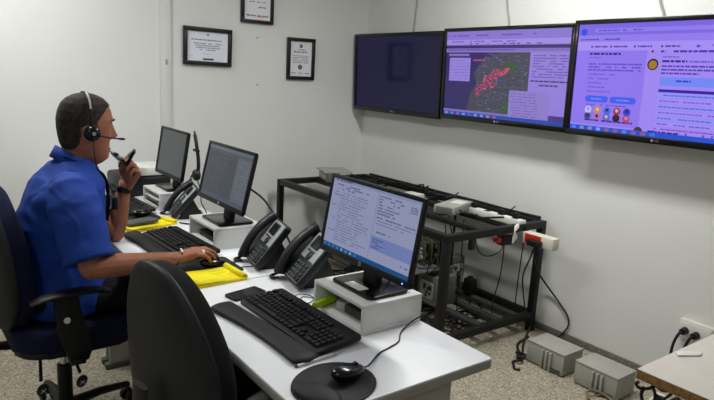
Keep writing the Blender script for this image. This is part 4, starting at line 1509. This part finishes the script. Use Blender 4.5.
def head_point(th, z):
    xb, xf, hw = interp(HEAD, z)
    cx = xb + (xf - xb) * .50
    c, s = math.cos(th), math.sin(th)
    e = .86
    cc = math.copysign(abs(c) ** e, c)
    ss = math.copysign(abs(s) ** e, s)
    x = cx + (xf - cx) * cc if c > 0 else cx + (cx - xb) * cc
    y = hw * ss
    if c > 0:
        d = abs(y)
        g = lambda z0, w: math.exp(-((z - z0) / w) ** 2)
        # nose
        nz = 0
        if 1.208 < z < 1.285:
            u = (1.285 - z) / (1.285 - 1.222)
            nz = .034 * min(1, u) ** 1.15 if z > 1.222 else .034 * max(0, (z - 1.208) / .014) ** .6
        x += nz * math.exp(-(d / (.012 + .008 * max(0, (1.25 - z) / .04))) ** 2)
        x += .006 * g(1.173, .007) * math.exp(-(d / .022) ** 2) + .005 * g(1.159, .007) * math.exp(-(d / .02) ** 2)
        x -= .005 * g(1.166, .003) * math.exp(-(d / .022) ** 2)
        x += .007 * g(1.138, .012) * math.exp(-(d / .022) ** 2)
        x += .004 * g(1.288, .010) * math.exp(-((d - .028) / .02) ** 2)
        x -= .011 * g(1.264, .012) * math.exp(-((d - .032) / .014) ** 2)
        x += .004 * g(1.225, .02) * math.exp(-((d - .045) / .018) ** 2)
    return Vector((x, PY + y, z))


def head_grid(rows=110, seg=200):
    V, Fc = [], []
    zs = [1.386 - (1.386 - 1.11) * i / rows for i in range(rows + 1)]
    for z in zs:
        for k in range(seg):
            V.append(head_point(2 * PI * k / seg, z))
    for i in range(rows):
        for k in range(seg):
            k2 = (k + 1) % seg
            Fc.append((i * seg + k, (i + 1) * seg + k, (i + 1) * seg + k2, i * seg + k2))
    Fc.append(tuple(range(seg)))
    Fc.append(tuple(reversed([rows * seg + k for k in range(seg)])))
    return V, Fc


def hand_parts(mb, wrist, fwd, palm, left, curls, thumb, spread=.0, grow=1.0, wrist_r=.026):
    """palm block, four fingers with three bends each and a thumb from the side of the palm; returns finger points"""
    fwd = Vector(fwd).normalized()
    palm = Vector(palm); palm = (palm - fwd * palm.dot(fwd)).normalized()
    side = palm.cross(fwd) if left else fwd.cross(palm)
    w = Vector(wrist)
    g = grow
    offs = [.030, .010, -.010, -.029]
    reach = [.090, .093, .088, .080]
    lens = [(.042, .026, .020), (.046, .029, .021), (.043, .027, .020), (.034, .020, .018)]
    rad = [.0098, .0100, .0095, .0085]
    joints = []
    for j in range(4):
        m = w + fwd * reach[j] * g + side * offs[j] * g
        mb.capsule(w + side * offs[j] * .62 * g + fwd * .006, m, .0165 * g, .0125 * g)
        mb.capsule(w + side * offs[j] * .62 * g + fwd * .03 + palm * .006, m - fwd * .012 + palm * .006, .0145 * g, .0110 * g)
        p, ang = m, 0.0
        path = [m]
        d0 = (fwd + side * spread * (1.5 - j)).normalized()
        for q in range(3):
            ang += math.radians(curls[j][q])
            d = d0 * math.cos(ang) + palm * math.sin(ang)
            e = p + d * lens[j][q] * g
            mb.capsule(p, e, rad[j] * g * (1 - .08 * q), rad[j] * g * (1 - .08 * (q + 1)))
            p = e
            path.append(p)
        joints.append(path)
    tb = w + fwd * .028 * g + side * .026 * g
    pts = [tb]
    dirs = thumb
    L = (.040, .034, .027)
    p = tb
    for q in range(3):
        d = (fwd * dirs[q][0] + side * dirs[q][1] + palm * dirs[q][2]).normalized()
        e = p + d * L[q] * g
        mb.capsule(p, e, (.0150, .0118, .0105)[q] * g, (.0118, .0105, .0088)[q] * g)
        p = e
        pts.append(p)
    joints.append(pts)
    return joints, side


man = thing('person', 'man in a royal blue short-sleeved shirt sitting at the desk with a headset on', 'person', (0, 0, 0))
man.location = (.40, PY, 0)
INV = Matrix.Translation((-.40, -PY, 0))


def on_man(mesh, name, m, parent=None):
    mesh.transform(INV)
    return link(name, mesh, m, parent or man)


SH_R, EL_R, WR_R = Vector((.450, 2.292, 1.035)), Vector((.482, 2.175, .792)), Vector((.770, 2.158, .790))
SH_L, EL_L, WR_L = Vector((.505, 2.695, 1.01)), Vector((.690, 2.672, .778)), Vector((.733, 2.652, .985))
body = MB()
hv, hf = head_grid()
body.add(hv, hf)
for s in (-1, 1):      # ears
    body.ball((.533, PY + s * .083, 1.240), (.019, .009, .032), 14, 10, rot=(0, .18, s * -.35))
    body.ball((.530, PY + s * .088, 1.252), (.015, .007, .019), 12, 8, rot=(0, .18, s * -.45))
body.tube(smooth_path([(.535, PY, 1.205), (.520, PY, 1.16), (.497, PY, 1.11), (.472, PY, 1.04)], 4), [(.066, .058), (.065, .058), (.064, .058), (.063, .058), (.062, .058), (.062, .058), (.062, .059), (.063, .060), (.064, .062), (.067, .068), (.070, .075), (.072, .08), (.074, .085)], 20, flat=(1, 0, 0))
body.capsule((.455, PY, 1.02), (.40, PY, .75), .09, .10)
for a, b, c in ((SH_R, EL_R, WR_R), (SH_L, EL_L, WR_L)):
    body.capsule((.455, PY, 1.03), a, .06, .052)
    body.capsule(a, b, .052, .043)
    mid = b + (c - b) * .30
    body.capsule(b, mid, .0425, .0435)
    body.capsule(mid, c, .0435, .0265)
    body.capsule(b + (c - b) * .85, c + (c - b) * .02, .028, .027)
# right hand over the mouse
JR, _ = hand_parts(body, WR_R, (.97, -.10, .22), (.12, 0, -1), False,
                   [(14, 26, 22), (16, 28, 24), (20, 30, 24), (24, 30, 24)], [(.55, .75, .35), (.85, .35, .35), (.95, .05, .3)], .05)
# left hand closed around the phone
JL, SL = hand_parts(body, WR_L, (.42, -.20, .88), (-.82, -.45, .25), True,
                    [(58, 82, 45), (64, 86, 50), (70, 88, 55), (76, 88, 55)], [(.75, .35, .55), (.75, -.05, .65), (.55, -.35, .60)], .0, 1.05)
on_man(remesh(body, 'body', .0030, 2), 'body', 'skin')

# hair: close-cropped cap over the skull
V, Fc = head_grid(110, 140)


def hairline(x):
    pts = [(.44, 1.178), (.49, 1.178), (.512, 1.20), (.518, 1.262), (.548, 1.272), (.553, 1.235), (.574, 1.235), (.578, 1.285), (.598, 1.312), (.615, 1.333), (.66, 1.348)]
    for a, b in zip(pts, pts[1:]):
        if a[0] <= x <= b[0]:
            return a[1] + (b[1] - a[1]) * (x - a[0]) / (b[0] - a[0])
    return 1.348 if x > .6 else 1.178


ctr = Vector((.545, PY, 1.27))
keep = [f for f in Fc if all(V[i].z > hairline(V[i].x) for i in f)]
used = sorted({i for f in keep for i in f})
ix = {v: k for k, v in enumerate(used)}
hm = bpy.data.meshes.new('hair')
hm.from_pydata([tuple(V[i] + (V[i] - ctr).normalized() * .0035) for i in used], [], [tuple(ix[i] for i in f) for f in keep])
hm.polygons.foreach_set('use_smooth', [True] * len(hm.polygons))
ho = on_man(hm, 'hair', 'hair')
md = ho.modifiers.new('thick', 'SOLIDIFY'); md.thickness = .006; md.offset = -1
for s in (-1, 1):
    def hp_(d, z, out=0.0):
        lo, hi = 0.0, PI / 2
        for _ in range(30):
            m = (lo + hi) / 2
            if abs(head_point(m, z).y - PY) < d: lo = m
            else: hi = m
        p = head_point(lo, z)
        return Vector((p.x + out, PY + s * d, z))
    ball = MB().ball(hp_(.032, 1.263, -.008), (.0115, .0125, .0115), 14, 10)
    ey = on_man(ball.mesh('eye'), 'eye', 'eye_white'); soft(ey.data, 60)
    ir = on_man(MB().ball(hp_(.032, 1.261, .0005), (.0035, .0055, .0055), 12, 8).mesh('iris'), 'iris', 'iris', ey)
    on_man(MB().tube([hp_(.031 - .016, 1.272, .0), hp_(.032, 1.271, .0035), hp_(.048, 1.266, .0)], [.002, .0032, .002], 8).mesh('eyelid'), 'eyelid', 'skin', ey)
    on_man(MB().tube([hp_(.014, 1.283, .002), hp_(.03, 1.289, .003), hp_(.05, 1.282, .002)], [(.0028, .0035), (.0032, .0038), (.002, .002)], 8).mesh('eyebrow'), 'eyebrow', 'hair')
for z in (1.172, 1.160):
    on_man(MB().tube([head_point(-.36, z) + Vector((-.002, 0, 0)), head_point(-.15, z), head_point(0, z), head_point(.15, z), head_point(.36, z) + Vector((-.002, 0, 0))], [.0015, .0032, .0034, .0032, .0015], 8).mesh('lip'), 'lip', 'lip')

# shirt
TORSO = [(1.142, .450, .545, .062), (1.128, .430, .562, .092), (1.108, .405, .580, .135), (1.083, .382, .594, .176), (1.05, .352, .603, .205), (1.0, .326, .604, .214), (.95, .306, .600, .208),
         (.90, .293, .596, .200), (.85, .285, .594, .194), (.80, .281, .596, .190), (.75, .279, .602, .190), (.68, .278, .606, .194), (.62, .278, .600, .200), (.56, .285, .585, .195), (.545, .30, .57, .18)]
sh_ = MB()
V, Fc = [], []
seg = 40
for z, xb, xf, hw in TORSO:
    for k in range(seg):
        a = 2 * PI * k / seg
        c, s = math.cos(a), math.sin(a)
        cx = (xb + xf) / 2
        V.append((cx + (xf - xb) / 2 * math.copysign(abs(c) ** .92, c), PY + hw * math.copysign(abs(s) ** (1.0 if z > 1.0 else .88), s), z))
n = len(TORSO)
for i in range(n - 1):
    for k in range(seg):
        k2 = (k + 1) % seg
        Fc.append((i * seg + k, (i + 1) * seg + k, (i + 1) * seg + k2, i * seg + k2))
Fc.append(tuple(range(seg))); Fc.append(tuple(reversed([(n - 1) * seg + k for k in range(seg)])))
sh_.add(V, Fc)
HEM_R = SH_R + (EL_R - SH_R) * .90
HEM_L = SH_L + (EL_L - SH_L) * .62
sh_.tube([SH_R + Vector((.0, .075, .026)), SH_R + Vector((.0, .02, .004)), SH_R + Vector((.004, -.012, -.04)), SH_R + (EL_R - SH_R) * .40, SH_R + (EL_R - SH_R) * .68, HEM_R], [.060, .080, .090, .089, .086, .086], 22)
sh_.tube([SH_L + Vector((-.01, -.075, .045)), SH_L + Vector((.0, -.02, .030)), SH_L + Vector((.008, .01, -.01)), SH_L + (EL_L - SH_L) * .35, HEM_L], [.060, .078, .084, .080, .076], 22)
sh_.ball((.425, PY - .150, 1.0), (.082, .085, .080), 20, 14)
sh_.ball((.46, PY + .150, 1.0), (.085, .085, .085), 20, 14)
from mathutils import noise as NZ


def folds(p):
    a = NZ.noise(Vector((p.x * 9 + p.z * 7, p.y * 7, p.z * 13 - p.x * 8)))
    b = NZ.noise(Vector((p.x * 22 - p.z * 16, p.y * 16, p.z * 20 + p.x * 14)))
    c = 1 - abs(NZ.noise(Vector((p.x * 6 + p.z * 9, p.y * 6 + p.x * 4, p.z * 5 - p.x * 9)))) * 2
    return .007 * a + .003 * b + .008 * max(0, c - .55)


shirt = on_man(remesh(sh_, 'shirt', .0055, 5, folds), 'shirt', 'shirt_blue')
# sleeve hems: a turned band at each cuff
for hem, sh0, el, r in ((HEM_R, SH_R, EL_R, .0865), (HEM_L, SH_L, EL_L, .0765)):
    d = (el - sh0).normalized()
    on_man(MB().tube([hem - d * .024, hem - d * .022, hem - d * .004, hem + d * .002], [r - .004, r + .0022, r + .0022, r - .003], 28).mesh('sleeve_hem'), 'sleeve_hem', 'collar_blue', shirt)
# collar: a stand that leans back into a fold
V, Fc = [], []
n = 34
for i in range(n + 1):
    a = math.radians(22 + (360 - 44) * i / n)
    c, s = math.cos(a), math.sin(a)
    for r0, dz_ in ((.060, -.016), (.0615, .014), (.066, .016), (.079, -.026)):
        cx = .511 - (0 if dz_ > 0 else .008)
        tilt = -.042 * c
        V.append((cx + r0 * c * 1.08, PY + r0 * s, 1.130 + dz_ + tilt))
for i in range(n):
    for q in range(3):
        Fc.append((i * 4 + q, (i + 1) * 4 + q, (i + 1) * 4 + q + 1, i * 4 + q + 1))
co = on_man(MB().add(V, Fc).mesh('collar'), 'collar', 'collar_blue', shirt)
co.data.polygons.foreach_set('use_smooth', [True] * len(co.data.polygons))
md = co.modifiers.new('thick', 'SOLIDIFY'); md.thickness = .003; md.offset = 0
for k in range(4):
    z = 1.02 - k * .09
    xb, xf, hw = interp(TORSO, z)
    on_man(MB().cyl((xf + .001, PY, z), (xf + .006, PY, z), .0055, .005, 12).mesh('button'), 'button', 'collar_blue', shirt)
# dark strips painting the shade inside the shirt opening, neck down the chest
ln = MB()
for s in (-1, 1):
    ln.tube(smooth_path([(.455, PY + s * .06, 1.150), (.53, PY + s * .080, 1.118), (.595, PY + s * .055, 1.075), (.618, PY + s * .03, .98), (.615, PY + s * .008, .88)], 5), [(.0015, .008)] * 21, 8, flat=(1, 0, 0))
on_man(ln.mesh('opening_shade'), 'opening_shade', 'trousers')

# trousers and shoes
tr = MB()
tr.ball((.375, PY, .625), (.125, .185, .090), 24, 14)
for s in (-1, 1):
    hip, knee, ank = Vector((.40, PY + s * .095, .615)), Vector((.815, PY + s * .125, .595)), Vector((.83, PY + s * .12, .11))
    tr.capsule(hip, knee, .085, .064)
    tr.capsule(knee, knee + (ank - knee) * .4, .062, .062)
    tr.capsule(knee + (ank - knee) * .4, ank, .062, .048)
on_man(remesh(tr, 'trousers', .006, 4, lambda p: .003 * NZ.noise(p * 14)), 'trousers', 'trousers')
for s in (-1, 1):
    q = PY + s * .12
    so = MB()
    so.tube(smooth_path([(.775, q, .045), (.80, q, .055), (.87, q, .052), (.95, q, .036), (1.035, q, .026), (1.065, q, .022)], 4),
            [(.030 if i < 9 else .024 - .0006 * (i - 9), .030 + .008 * math.sin(PI * i / 20)) if 0 < i < 20 else (.012, .014) for i in range(21)], 14, flat=(0, 0, 1))
    so.capsule((.83, q, .12), (.835, q, .06), .044, .042)
    shm = on_man(remesh(so, 'shoe', .005, 2), 'shoe', 'shoe')
    on_man(MB().prism([(x, y + q) for x, y in ((.755, -.03), (.80, -.036), (.9, -.032), (.98, -.042), (1.04, -.036), (1.075, 0), (1.04, .036), (.98, .042), (.9, .032), (.80, .036), (.755, .03))], 0, .016, .003).mesh('sole'), 'sole', 'rubber', shm)

# wristwatch, bracelet and ring
dW = (WR_L - EL_L).normalized()
wc = WR_L - dW * .012
wt_ = on_man(MB().tube([wc - dW * .012, wc - dW * .010, wc + dW * .010, wc + dW * .012], [.027, .0325, .0325, .027], 24).mesh('wristwatch'), 'wristwatch', 'black_plastic')
vd = Vector((-.7, -.7, .1)); vd = (vd - dW * vd.dot(dW)).normalized()
on_man(MB().cyl(wc + vd * .026, wc + vd * .038, .014, .012, 20).mesh('watch_face'), 'watch_face', 'black_gloss', wt_)
dB = (WR_R - EL_R).normalized()
bc = WR_R + dB * .012
u1 = dB.cross(Vector((0, 0, 1))).normalized(); u2 = u1.cross(dB)
ring = []
for k in range(28):
    a = 2 * PI * k / 28
    ring.append(bc + (u1 * math.cos(a) * .034 + u2 * math.sin(a) * .030) + dB * .018 * math.sin(a))
br = on_man(MB().tube(ring, .0022, 7, closed=True).mesh('bracelet'), 'bracelet', 'cable_black')
on_man(MB().capsule(bc + u2 * .031 + dB * .020 - u1 * .012, bc + u2 * .029 + dB * .018 + u1 * .014, .0045, .0045).mesh('bracelet_plate'), 'bracelet_plate', 'ring_white', br)
a, b = JR[2][0], JR[2][1]
d = (b - a).normalized()
c0 = a + (b - a) * .55
on_man(MB().tube([c0 - d * .005, c0 - d * .004, c0 + d * .004, c0 + d * .005], [.0098, .0118, .0118, .0098], 18).mesh('finger_ring'), 'finger_ring', 'ring_white')

# headset he wears
hs = thing('headset', 'black headset with a microphone boom worn by the man in blue', 'headset', (.548, PY, 1.243))
I2 = Matrix.Translation((-.548, -PY, -1.243))


def on_hs(mb, name, m, parent=None):
    me = mb.mesh(name)
    me.transform(I2)
    o = link(name, me, m, parent or hs)
    soft(me, 60)
    return o


bp = []
for k in range(25):
    a = PI * k / 24
    bp.append((.549, PY - .0965 * math.copysign(abs(math.cos(a)) ** .75, math.cos(a)), 1.250 + .1435 * math.sin(a) ** .8))
on_hs(MB().tube(bp, [(.0022, .0072)] * 25, 10, flat=(0, -1, 0)), 'headband', 'black_plastic')
on_hs(MB().tube([(x, y + (-.0012 if y < PY else .0012), z + .0012) for x, y, z in bp[4:12]], [(.0018, .0038)] * 8, 8, flat=(0, -1, 0)), 'band_highlight', 'phone_silver')  # silver strip paints the highlight on the near side of the band
for s in (-1, 1):
    M = Matrix.Translation((.551, PY + s * .096, 1.243)) @ Matrix.Rotation(-s * PI / 2, 4, 'X')
    on_hs(MB().lathe([(.0, -.014), (.026, -.014), (.031, -.008), (.031, .0), (.026, .004), (0, .004)], seg=28, M=M), 'ear_cushion', 'rubber')
    ec = on_hs(MB().lathe([(0, .004), (.027, .004), (.027, .012), (.021, .020), (.010, .022), (0, .022)], seg=28, M=M), 'ear_cup', 'black_gloss')
on_hs(MB().lathe([(0, .022), (.007, .022), (.007, .025), (0, .025)], seg=16, M=Matrix.Translation((.552, PY - .096, 1.243)) @ Matrix.Rotation(PI / 2, 4, 'X')), 'cup_cap', 'phone_silver')
on_hs(MB().tube(smooth_path([(.555, PY - .112, 1.238), (.60, PY - .108, 1.228), (.64, PY - .098, 1.222), (.672, PY - .085, 1.218)], 5), [.0030] * 11 + [.0040, .0048, .005, .005, .003], 10), 'microphone_boom', 'black_plastic')
on_hs(MB().tube(smooth_path([(.552, PY - .10, 1.215), (.556, PY - .095, 1.17), (.572, PY - .07, 1.10), (.62, PY - .04, 1.03), (.648, PY + .0, .985), (.66, PY + .04, .96)], 6), .0018, 6), 'cord', 'cable_black')
on_hs(MB().box((.664, PY + .055, .935), (.020, .024, .055), .005), 'inline_control', 'black_plastic')

# phone in his raised hand
hc = (JL[1][0] + JL[1][2]) / 2
fp = thing('flip_phone', 'open silver and black flip phone held up in the raised hand', 'phone', hc)


def bar(name, a, b, w, th, m, parent=None, wd=(0, 1, 0)):
    a, b = Vector(a) - hc, Vector(b) - hc
    t = (b - a).normalized()
    y = Vector(wd); y = (y - t * y.dot(t)).normalized()
    x = y.cross(t)
    M = Matrix((x, y, t)).transposed().to_4x4()
    M.translation = (a + b) / 2
    return MB().box((0, 0, 0), (th, w, (b - a).length), min(th, w) * .4, M, 3).build(name, m, parent or fp)


HG = hc + Vector((-.012, -.008, .0))
up_ = bar('upper_half', HG, (.762, 2.60, 1.150), .042, .014, 'black_gloss', None, (.3, 1, 0))
bar('metal_trim', HG + Vector((.006, -.004, .04)), (.763, 2.598, 1.144), .030, .019, 'silver', up_, (.3, 1, 0))
lw_ = bar('lower_half', HG + Vector((-.006, 0, .004)), (.676, 2.60, 1.140), .042, .013, 'black_gloss', None, (-.3, 1, 0))
bar('glass_panel', HG + Vector((-.022, -.012, .034)), (.682, 2.588, 1.128), .034, .013, 'phone_silver', lw_, (-.3, 1, 0))
bar('antenna', (.678, 2.598, 1.136), (.660, 2.600, 1.153), .005, .005, 'silver', lw_)

# spare headset hung on the far monitor
hh = thing('headset', 'spare black headset hanging on the side of the farthest monitor', 'headset', (1.20, 3.045, 1.0))
MB().tube(smooth_path([(0, -.01, .165), (.0, -.03, .12), (.003, -.045, .06), (.004, -.05, .0), (.0, -.045, -.04)], 6), [(.0035, .010)] * 25, 10, flat=(0, -1, 0)).build('headband', 'black_plastic', hh)
for (y, z, r) in ((-.045, -.045, .030),):
    M = Matrix.Translation((-.004, y, z)) @ Matrix.Rotation(-PI / 2, 4, 'Y')
    MB().lathe([(0, -.012), (.026, -.012), (r, -.004), (r, .008), (.024, .016), (0, .018)], seg=24, M=M).build('ear_cup', 'black_plastic', hh)
MB().box((-.004, -.040, .085), (.022, .05, .014), .005).build('temple_pad', 'black_plastic', hh)
MB().tube(smooth_path([(0, -.012, .165), (.01, .02, .176), (.02, .05, .168)], 5), .005, 8).build('hook', 'black_plastic', hh)
MB().tube(smooth_path([(0, -.02, -.05), (.004, .04, -.06), (.0, .06, -.09)], 5), .004, 8).build('microphone_boom', 'black_plastic', hh)
MB().tube(smooth_path([(0, -.05, -.075), (.01, -.07, -.13), (.0, -.10, -.18), (.02, -.12, -.235), (.02, -.08, -.255)], 6), .003, 6).build('cord', 'cable_black', hh)

# monitor cables going down behind the desks
cable('monitor_cable', 'straight black cable behind the monitor of the man in blue', [(1.19, 2.39, 1.0), (1.24, 2.33, .95), (1.275, 2.27, .87), (1.30, 2.22, .80), (1.33, 2.18, .70)], .005, cat='cable')
cable('monitor_cable', 'black cable hanging behind the nearest monitor', [(1.23, 1.46, 1.0), (1.29, 1.50, .90), (1.32, 1.53, .78), (1.33, 1.54, .6)], .005, cat='cable')
cable('monitor_cable', 'black cable curling on the desk behind the far phone', [(1.2, 3.1, .745), (1.22, 2.98, .745), (1.18, 2.86, .745), (1.10, 2.80, .745), (1.05, 2.86, .745), (1.12, 2.78, .745), (1.25, 2.72, .745)], .003, cat='cable')
